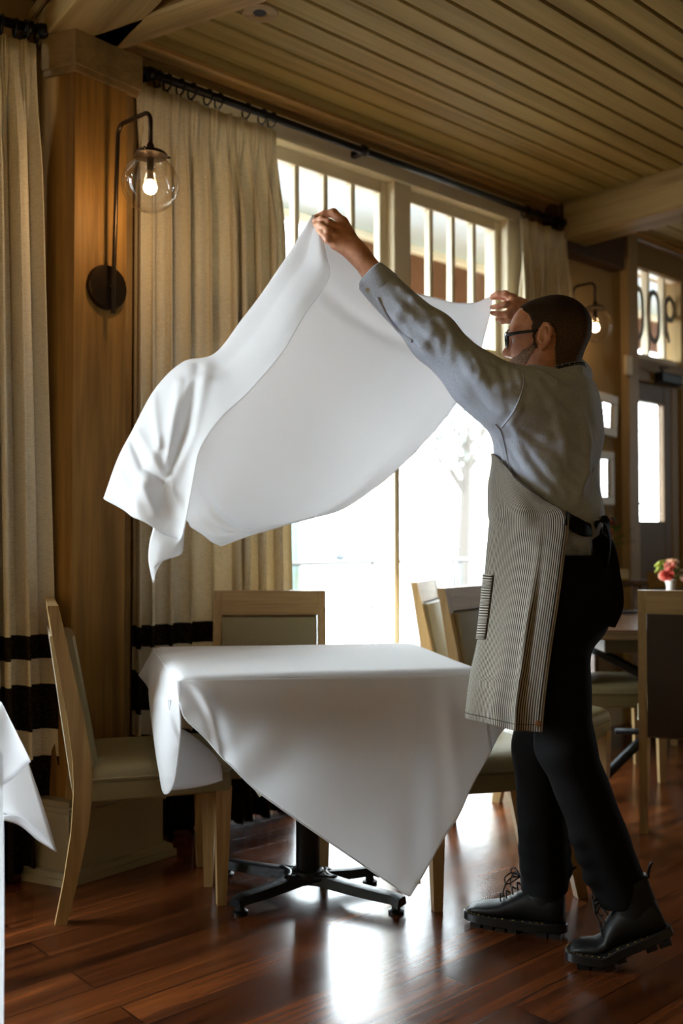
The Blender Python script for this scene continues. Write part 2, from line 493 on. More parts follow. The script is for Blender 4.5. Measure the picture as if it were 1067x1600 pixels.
# local-grain beams: build in local coordinates so the grain runs along them
def beam_l(name, a, b, wdt, z0, z1, ledge=True):
    d = (b - a); L = d.length; d.normalize()
    mbm = MB(); mbm.box((L / 2, 0, (z1 - z0) / 2), (L, wdt, z1 - z0), None, .008)
    o = mbm.build(name, M['beam'])
    o.location = (a.x, a.y, z0); o.rotation_euler = (0, 0, math.atan2(d.y, d.x))
    if ledge:
        lb = MB()
        for sg in (-1, 1):
            lb.box((L / 2, sg * (wdt / 2 + .012), (z1 - z0) * .62), (L, .024, .03), None, .008)
        ob = lb.build('ledge_molding', M['beam'], o, world=False)
    return struct(o)
pC = P(113.5, 700, 3.27); pC.z = 0; pR = P(195.5, 700, 3.43); pR.z = 0; pL = Vector((-1.016, 3.322, 0))
d1 = Vector((math.sin(math.radians(35.5)), -math.cos(math.radians(35.5)), 0))
d2 = Vector((math.sin(math.radians(60)), -math.cos(math.radians(60)), 0))
ZB = 2.835
c1a = onplane(73, 53, (0, 0, ZB), Z); c1b = onplane(192, 68, (0, 0, ZB), Z)
mid = (c1a + c1b) / 2
wd1 = abs((c1b - c1a).dot(Vector((-d1.y, d1.x, 0))))
beam_l('trim_2', Vector((mid.x, mid.y, 0)) - d1 * .25, Vector((mid.x, mid.y, 0)) + d1 * 5.0, wd1, ZB, CEIL + .02)
q = onplane(206, 74, (0, 0, ZB + .0), Z)
n2 = Vector((-d2.y, d2.x, 0))
wd2 = .13
if n2.dot(Vector((1, 1, 0))) < 0: n2 = -n2
qa = Vector((q.x, q.y, 0)) - n2 * (wd2 / 2)
beam_l('trim_3', qa - d2 * .18, qa + d2 * 6.0, wd2, ZB, CEIL + .02)
# right beam: near face through the measured corner
sB, zB = wall_at(885, 372, -.12)
pB = WP(sB, 0, 0); wd3 = .22
beam_l('trim_4', pB + WD * wd3 / 2 + NO * .1, pB + WD * wd3 / 2 - NO * 6.5, wd3, zB, CEIL + .02, False)
# soffit beyond the right beam
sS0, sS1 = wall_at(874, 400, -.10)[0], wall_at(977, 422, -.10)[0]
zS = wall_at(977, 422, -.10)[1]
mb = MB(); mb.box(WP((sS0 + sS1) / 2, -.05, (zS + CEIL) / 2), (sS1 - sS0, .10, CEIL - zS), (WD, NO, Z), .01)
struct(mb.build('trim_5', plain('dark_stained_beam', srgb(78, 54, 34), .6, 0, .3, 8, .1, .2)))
# lower dark ceiling above the far door
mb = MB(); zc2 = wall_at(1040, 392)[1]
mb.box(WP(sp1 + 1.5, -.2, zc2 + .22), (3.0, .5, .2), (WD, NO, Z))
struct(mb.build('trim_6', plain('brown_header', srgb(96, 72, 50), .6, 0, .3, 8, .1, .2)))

# pillar at the bend of the wall
mb = MB()
back1 = pR + NO * .35; back2 = pL + LN * .25
mb.prism([pL, pC, pR, back1, back2], 0, ZB)
pil = struct(mb.build('wall_pillar', M['pillar']))
# corner board line and side board on the right face
u_r = (pR - pC).normalized(); n_r = Vector((u_r.y, -u_r.x, 0)); u_l = (pL - pC).normalized(); n_l = Vector((-u_l.y, u_l.x, 0))
bi = (n_r + n_l).normalized()
mb = MB()
def off_poly(e, lc=0.0, rc_=0.0):
    c = pC + (n_r + n_l) * (e / (1 + n_r.dot(n_l)))
    return [pL + n_l * e + u_l * lc, c, pR + n_r * e + u_r * rc_]
# crown board around the pillar top
zcr0, zcr1 = ZB - .115, ZB
o3 = off_poly(.022, .0, .05); i3 = off_poly(-.01, 0, .05)
mb.prism(o3 + i3[::-1], zcr0, zcr1)
o4 = off_poly(.012, .0, .04)
mb.prism(o4 + i3[::-1], zcr0 - .02, zcr0)
struct(mb.build('trim_7', M['crown']))
mb = MB()
o5 = off_poly(.05, 0, .135); i5 = off_poly(-.02, 0, .135)
mb.prism(o5 + [i5[2] + NO * .0, pR + NO * .2, pL + LN * .15], 0, .24)
o6 = off_poly(.058, 0, .143)
mb.prism(o6 + [pR + NO * .2 + u_r * .14, pL + LN * .15], .20, .225)
mb.prism(off_poly(.042, 0, .127) + [pR + NO * .2 + u_r * .127, pL + LN * .15], .24, .26)
e0 = off_poly(.05, 0, .135); e1 = off_poly(.085, 0, .17); e2 = off_poly(.075, 0, .16)
mb.prism(e1 + [pR + NO * .2 + u_r * .17, pL + LN * .15], 0, .022)
mb.prism(e2 + [pR + NO * .2 + u_r * .16, pL + LN * .15], .022, .04)
struct(mb.build('baseboard_pillar', M['plinth']))
# casing strip between the pillar and the curtain
mb = MB(); mb.box(WP(.02, -.03, 1.4), (.16, .05, 2.8), (WD, NO, Z), .004)
struct(mb.build('trim_8', M['oak']))

# window wall baseboard beyond the doors
mb = MB(); mb.box(WP((S1 + sp0) / 2 + .05, -.012, .09), (sp0 - S1 - .1, .024, .18), (WD, NO, Z), .004)
struct(mb.build('baseboard_window', M['cream']))

# ------------------------------------------------------------------ glazed doors and transoms
FR = M['cream']
def bar(mbx, s0, s1, z0, z1, dep=.06, o=.05, bev=.004):
    mbx.box(WP((s0 + s1) / 2, o, (z0 + z1) / 2), (s1 - s0, dep, z1 - z0), (WD, NO, Z), bev)
mb = MB()
bar(mb, S0, S1, zh - .05, zh, .16, .05)                              # head
bar(mb, S0 - .005, S0 + .06, 0, zh - .05, .16, .05)                         # left jamb
bar(mb, s_r + .055, S1 + .005, 0, zh - .05, .16, .05)                        # right jamb
s_c0, s_c1 = wall_at(600, 500)[0], wall_at(638, 500)[0]
bar(mb, s_c0 + .05, s_c1, zb - .12, zh - .05, .14, .05)                   # mullion between transoms
bar(mb, S0 + .06, s_r + .055, zb - .12, zb - .03, .14, .05)                # transom rail
struct(mb.build('trim_9', FR))
mb = MB()   # casing boards on the room side
bar(mb, S1 - .02, S1 + .07, 0, zh + .02, .025, -.0125)
bar(mb, S0 - .10, S0 + .02, 0, zh + .02, .025, -.0125)
bar(mb, S0 - .10, S1 + .07, zh - .03, zh + .06, .03, -.015)
struct(mb.build('trim_10', FR))
def sash(name, s0, s1, z0, z1, st, rail_b, rail_t, nv, mat=FR, mw=.028, o=.05, stl=None, str_=None, dep=.045):
    m1 = MB(); stl = stl or st; str_ = str_ or st
    bar(m1, s0, s0 + stl, z0, z1, dep if stl < st else .045, o); bar(m1, s1 - str_, s1, z0, z1, dep if str_ < st else .045, o)
    bar(m1, s0 + stl, s1 - str_, z0, z0 + rail_b, .045, o); bar(m1, s0 + stl, s1 - str_, z1 - rail_t, z1, .045, o)
    a, b_ = s0 + stl, s1 - str_
    for k in range(1, nv):
        c = a + (b_ - a) * k / nv
        bar(m1, c - mw / 2, c + mw / 2, z0 + rail_b, z1 - rail_t, .04, o)
    fr_ = struct(m1.build(name, mat))
    g = MB(); g.box(WP((a + b_) / 2, o, (z0 + rail_b + z1 - rail_t) / 2), (b_ - a, .004, z1 - rail_t - z0 - rail_b), (WD, NO, Z))
    g.build('pane', M['glass'], fr_)
    return fr_
s_m = (s_c0 + .05 + s_c1) / 2
sash('window_1', S0 + .06, s_c0 + .05, zb - .03, zh - .05, .05, .03, zh - .05 - zt, 6)
sash('window_2', s_c1, s_r + .055, zb - .03, zh - .05, .035, .03, zh - .05 - zt, 4)
dl = sash('door_1', S0 + .062, s_cm - .002, 0.012, zb - .122, .055, .14, .07, 1, str_=.022, dep=.13)
dr = sash('door_2', s_cm + .002, s_r + .053, 0.012, zb - .122, .03, .14, .07, 1, stl=.012, dep=.13)
# the far entrance: post, transom with street number, half-glazed door
mb = MB(); bar(mb, sp0, sp1, 0, CEIL, .06, -.03, .006)
struct(mb.build('trim_11', plain('tan_post', srgb(176, 150, 108), .5, 0, .3, 6, .05, .08)))
zt2a, zt2b = wall_at(1005, 551)[1], wall_at(1005, 420)[1]
win3 = MB()
e_b = [wall_at(1019.5, 500)[0], wall_at(1044.5, 500)[0]]
sw = e_b[1] - e_b[0]
sst = [e_b[0] - sw, e_b[0], e_b[1], e_b[1] + sw]
for s_ in sst: bar(win3, s_ - .012, s_ + .012, zt2a, zt2b, .05, .05)
bar(win3, dv0, dv1, zt2a - .04, zt2a, .06, .05); bar(win3, dv0, dv1, zt2b - .005, zt2b, .06, .05)
w3 = struct(win3.build('window_3', M['cream']))
g = MB(); g.box(WP((dv0 + dv1) / 2, .05, (zt2a + zt2b) / 2), (dv1 - dv0, .004, zt2b - zt2a), (WD, NO, Z)); g.build('pane', M['glass'], w3)
# street number seen from behind: 0, 0, mirrored 9
NUM, nt_, b_ = newmat('white_vinyl')
b_.inputs['Base Color'].default_value = srgb(240, 242, 244)
t_ = nd(nt_, 'ShaderNodeBsdfTranslucent'); t_.inputs[0].default_value = srgb(240, 242, 244); m_ = nd(nt_, 'ShaderNodeMixShader'); m_.inputs[0].default_value = .6
nt_.links.new(b_.outputs[0], m_.inputs[1]); nt_.links.new(t_.outputs[0], m_.inputs[2]); nt_.links.new(m_.outputs[0], nt_.nodes['Material Output'].inputs[0])

OUTL = plain('dark_outline', srgb(60, 66, 72), .5)
def glyph(kind, sc_, zc_, wd, ht):
    def P2(u, v, o): return WP(sc_ + u * wd, o, zc_ + v * ht)
    pts = []
    if kind == '0':
        for k in range(40):
            a = 2 * math.pi * k / 40
            cx = math.copysign(abs(math.cos(a)) ** .8, math.cos(a)) * .36; cy = math.sin(a)
            pts.append((cx, (.36 * math.sin(a) + math.copysign(.12, math.sin(a)) * min(1, abs(math.sin(a)) * 3)) ))
        cl = True
    else:
        for k in range(46):
            a = math.radians(200 + 360 * k / 45)
            pts.append((.32 * math.cos(a), .24 + .22 * math.sin(a)))
        for k in range(1, 14):
            t = k / 13
            pts.append((-.32 + .07 * t + (.45 * max(0, t - .6)), .18 - .62 * t + .0 * t))
        cl = False
    # flat vinyl strokes on the pane: a white band inside a thin grey outline
    n_ = len(pts)
    for nm, hw_, o in (('digit', .085, .0455), ('digit_outline', .115, .047)):
        A_, B_ = [], []
        for i in range(n_):
            a = pts[i - 1] if (cl or i > 0) else pts[0]; b = pts[(i + 1) % n_] if (cl or i < n_ - 1) else pts[-1]
            tx, ty = (b[0] - a[0]) * wd, (b[1] - a[1]) * ht; L_ = math.hypot(tx, ty) or 1; nx, ny = -ty / L_, tx / L_
            A_.append(P2(pts[i][0] + nx * hw_, pts[i][1] + ny * hw_ * wd / ht, o)); B_.append(P2(pts[i][0] - nx * hw_, pts[i][1] - ny * hw_ * wd / ht, o))
        if cl: A_.append(A_[0]); B_.append(B_[0])
        mbx = MB(); mbx.grid([A_, B_]); mbx.build(nm, NUM if nm == 'digit' else OUTL, w3, False)
zc3 = (zt2a + zt2b) / 2
for i, kd in enumerate(['0', '0', '9']):
    c_ = (sst[i] + sst[i + 1]) / 2
    glyph(kd, c_, zc3 - .0, sw * .85, (zt2b - zt2a) * .62)
mb = MB()
zg0, zg1 = wall_at(1005, 814)[1], wall_at(1005, 626)[1]
gs0, gs1 = wall_at(996, 700)[0], wall_at(1043, 700)[0]
DW = plain('brown_door_paint', srgb(120, 94, 62), .5, 0, .35, 8, .05, .1)
zdt = zt2a - .18
bar(mb, dv0, gs0, .01, zdt, .05, .05); bar(mb, gs1, gs1 + .09, .01, zdt, .05, .05)
bar(mb, gs0, gs1, .01, zg0, .05, .05); bar(mb, gs0, gs1, zg1, zdt, .05, .05)
d3 = struct(mb.build('door_3', DW))
g = MB(); g.box(WP((gs0 + gs1) / 2, .05, (zg0 + zg1) / 2), (gs1 - gs0, .004, zg1 - zg0), (WD, NO, Z)); g.build('pane', M['glass'], d3)
h = MB(); hs, hz = wall_at(999, 787, -.03)
h.box(WP(hs, .0, hz), (.03, .03, .14), (WD, NO, Z), .008); h.tube([WP(hs, -.02, hz), WP(hs, -.06, hz), WP(hs + .09, -.06, hz)], .01)
h.build('door_handle', M['bronze'], d3, True)
mb = MB(); bar(mb, gs1 + .095, gs1 + .6, 0, zdt, .06, .05); bar(mb, dv0, gs1 + .6, zdt, zt2a - .04, .08, .03)
struct(mb.build('trim_12', plain('tan_door_frame', srgb(158, 132, 92), .5, 0, .3)))
cl_ = MB(); cs, cz = wall_at(1050, 592, -.06)
cl_.box(WP(cs, -.03, cz), (.26, .07, .07), (WD, NO, Z), .01); cl_.tube([WP(cs - .1, -.05, cz + .03), WP(cs - .25, -.12, cz + .045), WP(cs + .02, -.02, cz + .08)], .009)
tag(cl_.build('door_closer', M['black']), 'dark door closer box mounted above the half glazed entrance door', 'door closer')

# sky portals in the openings (they only steer the sky's own light)
def portal(name, c, n, sx_, sz_):
    l = bpy.data.lights.new(name, 'AREA'); l.shape = 'RECTANGLE'; l.size = sx_; l.size_y = sz_; l.cycles.is_portal = True
    o = bpy.data.objects.new(name, l); COL.objects.link(o); o.location = c
    o.rotation_euler = (-n).to_track_quat('-Z', 'Y').to_euler()
portal('portal_window', WP((S0 + S1) / 2, .14, zh / 2), NO, S1 - S0, zh)
portal('portal_left', LP(2.025, .14, 1.64), LN, 2.95, 2.28)
portal('portal_door', WP((dv0 + dv1) / 2, .14, 1.9), NO, .62, 1.6)
d_ = (Wf - Bn2).normalized(); nn = Vector((d_.y, -d_.x, 0))
if nn.dot(d_ * 0 + Bn2 - Vector((1.5, 2, 0))) < 0: nn = -nn
portal('portal_right', Bn2 + d_ * 4.995 + nn * .14 + Z * 1.96, nn, .31, 1.32)

# ------------------------------------------------------------------ outdoors
mb = MB(); mb.box((0, 60, -.25), (240, 140, .1))
gr = mb.build('ground', plain('pale_paving', srgb(205, 205, 205), .9, 0, .2, .5, .1, .1)); struct(gr)
mb = MB(); mb.box(WP(1.5, 1.25, -.04), (9, 2.2, .06), (WD, NO, Z)); struct(mb.build('porch_deck', plain('grey_deck', srgb(190, 188, 184), .8)))
PO = .8
zp1 = onplane(640, 380, W0 + NO * PO, NO).z; zp0 = onplane(640, 393, W0 + NO * PO, NO).z; zph = onplane(700, 468, W0 + NO * PO, NO).z
mb = MB(); mb.box(WP(1.5, .14 + PO / 2, zp1 + .03), (10, PO, .06), (WD, NO, Z))
struct(mb.build('porch_ceiling', plain('haint_blue', srgb(196, 222, 242), .6)))
mb = MB(); mb.box(WP(1.5, PO + .03, (zp0 + zp1) / 2), (10, .07, zp1 - zp0), (WD, NO, Z), .006)
struct(mb.build('porch_trim', plain('white_fascia', srgb(236, 236, 232), .6)))
sh0 = (onplane(532, 380, W0 + NO * PO, NO) - W0).dot(WD)
mb = MB(); mb.box(WP((sh0 + 6.5) / 2, PO + .06, (zp0 + zph) / 2), (6.5 - sh0, .06, zp0 - zph), (WD, NO, Z), .006)
struct(mb.build('porch_header', plain('brown_header_board', srgb(112, 80, 60), .7, 0, .2, 3, .1, .1)))
def pcolumn(s_, o_):
    m_ = MB(); c = WP(s_, o_, 0)
    m_.lathe([(.10, -.02), (.10, .08), (.075, .12), (.07, 1.0), (.06, 2.6), (.09, 2.66), (.09, 2.8)], (c.x, c.y, 0), (0, 0, 1), 16)
    return struct(m_.build('porch_column', plain('pale_blue_post', srgb(150, 186, 194), .5)))
pc = onplane(455, 875, W0 + NO * 2.0, NO)
pcolumn((pc - W0).dot(WD), 2.0)
# railing along the porch edge
def railing(s0, s1, o_, lab):
    t = thing('porch_railing', lab, 'railing', WP((s0 + s1) / 2, o_, 0))
    RM = plain('grey_rail_metal', srgb(120, 128, 132), .4, .5)
    for zz_ in (.95, .62, .3):
        m_ = MB(); m_.tube([WP(s0, o_, zz_), WP(s1, o_, zz_)], .016 if zz_ > .9 else .008, 8); m_.build('rail', RM, t)
    k = int((s1 - s0) / 1.1) + 1
    for i in range(k + 1):
        ss_ = s0 + (s1 - s0) * i / k
        for dd in (0, .1):
            m_ = MB(); m_.tube([WP(ss_ + dd, o_, 0), WP(ss_ + dd, o_, .95)], .013, 8); m_.build('post', RM, t)
railing(.55, 5.0, 1.9, 'grey metal porch railing outside the glazed doors')
def tree(x, y, h, lab, seed):
    rnd = random.Random(seed)
    t = thing('tree', lab, 'tree', (x, y, -.2), 0, 'bare trees beyond the porch')
    BK = plain('bark', srgb(66, 60, 54), .9); LF = plain('pale_foliage', srgb(84, 92, 84), .9)
    m_ = MB(); m_.tube([(x, y, -.2), (x + .1, y, h * .3), (x + .2, y, h * .55)], [.22, .17, .1], 10)
    for k in range(9):
        a = rnd.uniform(0, 6.28); z0 = h * rnd.uniform(.28, .5)
        m_.tube([(x + .12, y, z0), (x + math.cos(a) * h * .15, y + math.sin(a) * h * .15, z0 + h * .16), (x + math.cos(a) * h * .3, y + math.sin(a) * h * .3, z0 + h * .4)], [.07, .045, .015], 6)
    m_.build('trunk', BK, t)
    m_ = MB()
    for k in range(500):
        a = rnd.uniform(0, 6.28); rr = h * .32 * math.sqrt(rnd.random()); zz_ = h * rnd.uniform(.42, 1.0)
        c = Vector((x + rr * math.cos(a), y + rr * math.sin(a), zz_)); s_ = h * rnd.uniform(.01, .025)
        e = Vector((rnd.uniform(-1, 1), rnd.uniform(-1, 1), rnd.uniform(-1, 1))).normalized(); g_ = e.orthogonal().normalized(); h_ = e.cross(g_)
        m_.add([c + g_ * s_, c + h_ * s_ * .6, c - g_ * s_, c - h_ * s_ * .6], [(0, 1, 2, 3)])
    m_.build('foliage', LF, t)
tree(3.2, 26, 7.5, 'tall faint tree beyond the right hand glazed door', 3)
tree(-2.4, 34, 6.0, 'low faint tree beyond the left hand glazed door', 5)
# parked car far off
t = thing('parked_car', 'pale parked car far off beyond the left glazed door', 'car', (-1.4, 58, -.2), .12)
CP = plain('car_paint', srgb(150, 160, 172), .3, .3); CG = plain('car_glass', srgb(60, 70, 80), .1); TY = plain('tyre', srgb(30, 30, 30), .8)
def lp(x, y, z): return (x, y, z)
m_ = MB(); m_.loft([[(-2.1, yy, .5), (-2.1, yy, .85), (-1.3, yy, .98), (1.2, yy, .98), (2.0, yy, .85), (2.1, yy, .5), (1.8, yy, .3), (-1.8, yy, .3)] for yy in (-.85, .85)]); m_.build('body', CP, t, world=False)
m_ = MB(); m_.loft([[(-1.4, yy, .97), (-.8, yy * .85, 1.42), (.5, yy * .85, 1.45), (1.2, yy, .97)] for yy in (-.8, .8)]); m_.build('cabin', CG, t, world=False)
for xx in (-1.3, 1.3):
    for yy in (-.75, .75):
        m_ = MB(); m_.lathe([(.0, -.1), (.33, -.1), (.33, .1), (0, .1)], (xx, yy, .33), (0, 1, 0), 20); m_.build('wheel', TY, t, world=False)
# ------------------------------------------------------------------ curtains
def curtain(name, lab, C0, D, N, wid_top, wid_bot, z0, z1, folds, amp, seed, flip=1, lean=0.0, grp='banded linen curtains'):
    """C0 start point, D along, N towards the room; pinch pleats at the head, open folds below"""
    rnd = random.Random(seed)
    nz, nu = 46, folds * 24
    ph = [rnd.uniform(-.8, .8) for _ in range(folds + 1)]; am = [rnd.uniform(.5, 1.4) for _ in range(folds + 1)]
    wv = [rnd.uniform(.5, 1.6) for _ in range(folds)]; tot = sum(wv)
    G = []
    for j in range(nz):
        t = j / (nz - 1); z = z1 + (z0 - z1) * t
        op = min(1.0, max(0.0, (t - .01) / .16)); op = op * op * (3 - 2 * op)
        row = []; wid = wid_top + (wid_bot - wid_top) * t
        for i in range(nu + 1):
            u = i / nu; x = u * folds; k = min(int(x), folds - 1); f = x - k
            base = (sum(wv[:k]) + wv[k] * f) / tot
            A = am[k] * (1 - f) + am[min(k + 1, folds)] * f
            p_ = 2 * math.pi * f
            cw = math.cos(p_ + .25 * ph[k] * math.sin(t * 3 + ph[k] * 4)); full = A * amp * math.copysign(abs(cw) ** .7, cw) + .28 * amp * math.sin(2 * p_ + ph[k] + 1.2 * t) + .12 * amp * math.sin(5 * p_ + 3 * ph[k])
            tang = -.42 * (wid / folds) * math.sin(2 * p_) * op * .6
            # pinch pleat: three narrow ridges in the middle of each fold
            pin = 0.0
            if abs(f - .5) < .22: pin = .018 * (0.5 + .5 * math.cos((f - .5) / .22 * math.pi)) + .006 * math.cos((f - .5) * 2 * math.pi / .13)
            off = full * op + pin * (1 - op)
            p = C0 + D * (base * wid + tang + lean * t) + N * off
            row.append(Vector((p.x, p.y, z)))
        G.append(row)
    mb = MB(); mb.grid(G)
    o = mb.build(name, M['linen'], None, True, solid=.002)
    return tag(o, lab, 'curtain', grp)
def rod(name, lab, a, b, rings, brs, N):
    t = thing(name, lab, 'curtain rod', a)
    m = MB(); m.tube([a, b], .016, 12); m.build('pole', M['black'], t, True)
    d = (b - a).normalized()
    for e, sg in ((b, 1), (a, -1)):
        m = MB(); m.lathe([(.016, 0), (.024, .004), (.026, .02), (.02, .035), (0, .04)], e, d * sg, 14); m.build('finial', M['black'], t, True)
    for f in brs:
        c = a.lerp(b, f); m = MB()
        m.box(c - N * .06 , (.03, .10, .03), (d, N, Z), .004); m.lathe([(.024, -.014), (.024, .014)], c, d, 14); m.build('bracket', M['black'], t, True)
    for f in rings:
        c = a.lerp(b, f) - Vector((0, 0, .012)); m = MB()
        m.tube([c + (N * math.cos(q * math.pi / 8) + Z * math.sin(q * math.pi / 8)) * .03 for q in range(16)], .004, 6, closed=True)
        m.tube([c - Z * .03, c - Z * .05 + N * .004], .0025, 6)
        m.build('ring', M['black'], t, True)
    return t
NI = -NO
ro = .10
sa, za = wall_at(207, 107, -ro); sb, zbb = wall_at(879, 347, -ro)
zr = (za + zbb) / 2
A_, B_ = WP(sa, -ro, zr), WP(sb, -ro, zr)
def rs(x): return (wall_at(x, 110 + .35 * (x - 210), -ro)[0] - sa) / (sb - sa)
ringf = [rs(x) for x in (217, 247, 262, 282, 300, 325, 342, 385, 410, 425, 822, 838, 855, 868)]
rod('curtain_rod', 'long black curtain rod with rings above the glazed doors', A_, B_, ringf, (.03, rs(568), .985), NI)
LNI = -LN
la = onplane(60, 47, L0 - LN * .10, LN); 
zlr = la.z
tL = (la - L0).dot(LD)
rod('curtain_rod', 'short black curtain rod left of the wooden pillar', LP(tL, -.10, zlr), LP(tL + 1.1, -.10, zlr), [.005, .035, .07, .11, .16, .2, .25, .3], (.03, .95), LNI)
# middle curtain (left of the glazed doors)
c0 = wall_at(212, 140, -ro)[0]; c1 = wall_at(430, 250, -ro)[0]; c2 = wall_at(196, 950, -ro)[0]; c3 = wall_at(448, 900, -ro)[0]
curtain('curtain', 'banded linen curtain between the wooden pillar and the glazed doors', WP(c0, -ro - .005), WD, NI, c1 - c0, c3 - c0, .01, zr - .055, 9, .056, 4)
# right curtain
c0 = wall_at(813, 400, -ro)[0]; c1 = wall_at(884, 400, -ro)[0]
curtain('curtain', 'narrow linen curtain gathered at the right end of the long rod', WP(c0, -ro - .005), WD, NI, c1 - c0, c1 - c0 + .02, .01, zr - .055, 4, .035, 9)
# left curtain, in front of the other window
tl0 = (onplane(56, 60, L0 - LN * .11, LN) - L0).dot(LD); tl1 = (onplane(104, 1000, L0 - LN * .20, LN) - L0).dot(LD)
curtain('curtain', 'banded linen curtain at the left edge beside the wooden pillar', LP(tl0, -.11), LD, LNI, .44, .44 + tl0 - tl1, .01, zlr - .055, 9, .036, 21, lean=(tl1 - tl0))

# ------------------------------------------------------------------ wall lamps
GL = clear_glass('lamp_glass', .06, (1, 1, 1, 1), 3)
def sconce(lab, plate, n, ht, reach, fac=1.0):
    """plate: world point on the wall; n: wall normal into the room"""
    t = thing('wall_sconce', lab, 'wall lamp', plate, 0, None)
    e = Vector((-n.y, n.x, 0))
    c = plate
    m = MB(); m.lathe([(.0, .0), (.078, .0), (.078, .012), (.074, .02), (.0, .022)], c, n, 36); m.build('wall_plate', M['bronze'], t, True, 40)
    b = c + n * .045
    m = MB(); m.tube([c + n * .015, b], .008, 10); m.build('arm_boss', M['bronze'], t, True)
    top = ht; R = .035; pts = [b - Z * .095, b, b + n * .02 + Z * (top - R)]
    for k in range(1, 7):
        a = math.pi / 2 * k / 6; pts.append(b + n * (.02 + R - R * math.cos(a)) + Z * (top - R + R * math.sin(a)))
    for k in range(1, 7):
        a = math.pi / 2 * k / 6; pts.append(b + n * (reach - R + R * math.sin(a)) + Z * (top - R + R * math.cos(a)))
    g = b + n * reach
    pts.append(g + Z * (top - .115))
    m = MB(); m.tube(pts, .0075, 10); m.build('arm', M['bronze'], t, True)
    zc = top - .245
    gc = g + Z * zc; rg = .094
    m = MB(); m.lathe([(.004, .145), (.012, .13), (.014, .115), (.05, .104), (.056, .098), (.056, .092), (.03, .088), (.0, .086)], gc, Z, 28); m.build('socket_cap', M['bronze'], t, True, 40)
    for k in range(3):
        a = 2.1 * k + .4; dd = Vector((math.cos(a), math.sin(a), 0)); m = MB(); m.tube([gc + Z * .097 + dd * .05, gc + Z * .097 + dd * .066], .004, 8)
        m.build('thumb_screw', M['bronze'], t, True)
    m = MB(); m.lathe([(.0, .09), (.011, .09), (.012, .03), (.013, .012), (.0, .012)], gc, Z, 16); m.build('lamp_socket', M['bronze'], t, True)
    prof = [(rg * math.sin(q), -rg * math.cos(q)) for q in [math.pi * k / 24 for k in range(0, 20)]] + [(.05, .082), (.05, .095)]
    m = MB(); m.lathe(prof, gc, Z, 36, False); m.build('glass_globe', GL, t, True)
    m = MB(); m.lathe([(.0, .018), (.009, .015), (.012, .006)] + [(.023 * math.sin(q), -.012 - .023 * math.cos(q) * -1) for q in [math.pi * k / 12 for k in range(3, 13)]], gc, Z, 20); m.build('bulb', M['bulb'], t, True)
    l = bpy.data.lights.new('bulb_light', 'POINT'); l.energy = 3.6 * fac; l.color = (1, .66, .34); l.shadow_soft_size = .024
    lo = bpy.data.objects.new('bulb_light', l); COL.objects.link(lo); lo.location = (gc + Z * -.045) - plate; lo.parent = t
    return t
pp = onplane(165, 450, pC, n_r)
sconce('bronze wall lamp with glass globe on the wooden pillar', pp, n_r, onplane(180, 196, pC + n_r * .06, n_r).z - pp.z, .20)
pw2 = onplane(881, 575, W0, NO); zt_ = onplane(881, 452, W0, NO).z
pw2.z = zt_ - .56
sconce('blurred bronze wall lamp with glass globe behind the man', pw2, NI, .56, .165, .5)

# recessed ceiling spot
cc = onplane(406, 19, (0, 0, CEIL), Z)
t = thing('ceiling_spot', 'round recessed ceiling spotlight in the plank ceiling', 'ceiling light', cc)
m = MB(); m.lathe([(.022, -.002), (.03, -.006), (.062, -.006), (.066, 0), (.066, .004), (.022, .004)], cc, Z, 32, False); m.build('trim_ring', M['beam'], t, True, 40)
m = MB(); m.lathe([(.0, .003), (.024, .003), (.024, -.003), (.0, -.003)], cc, Z, 20); m.build('opening', M['dark'], t)

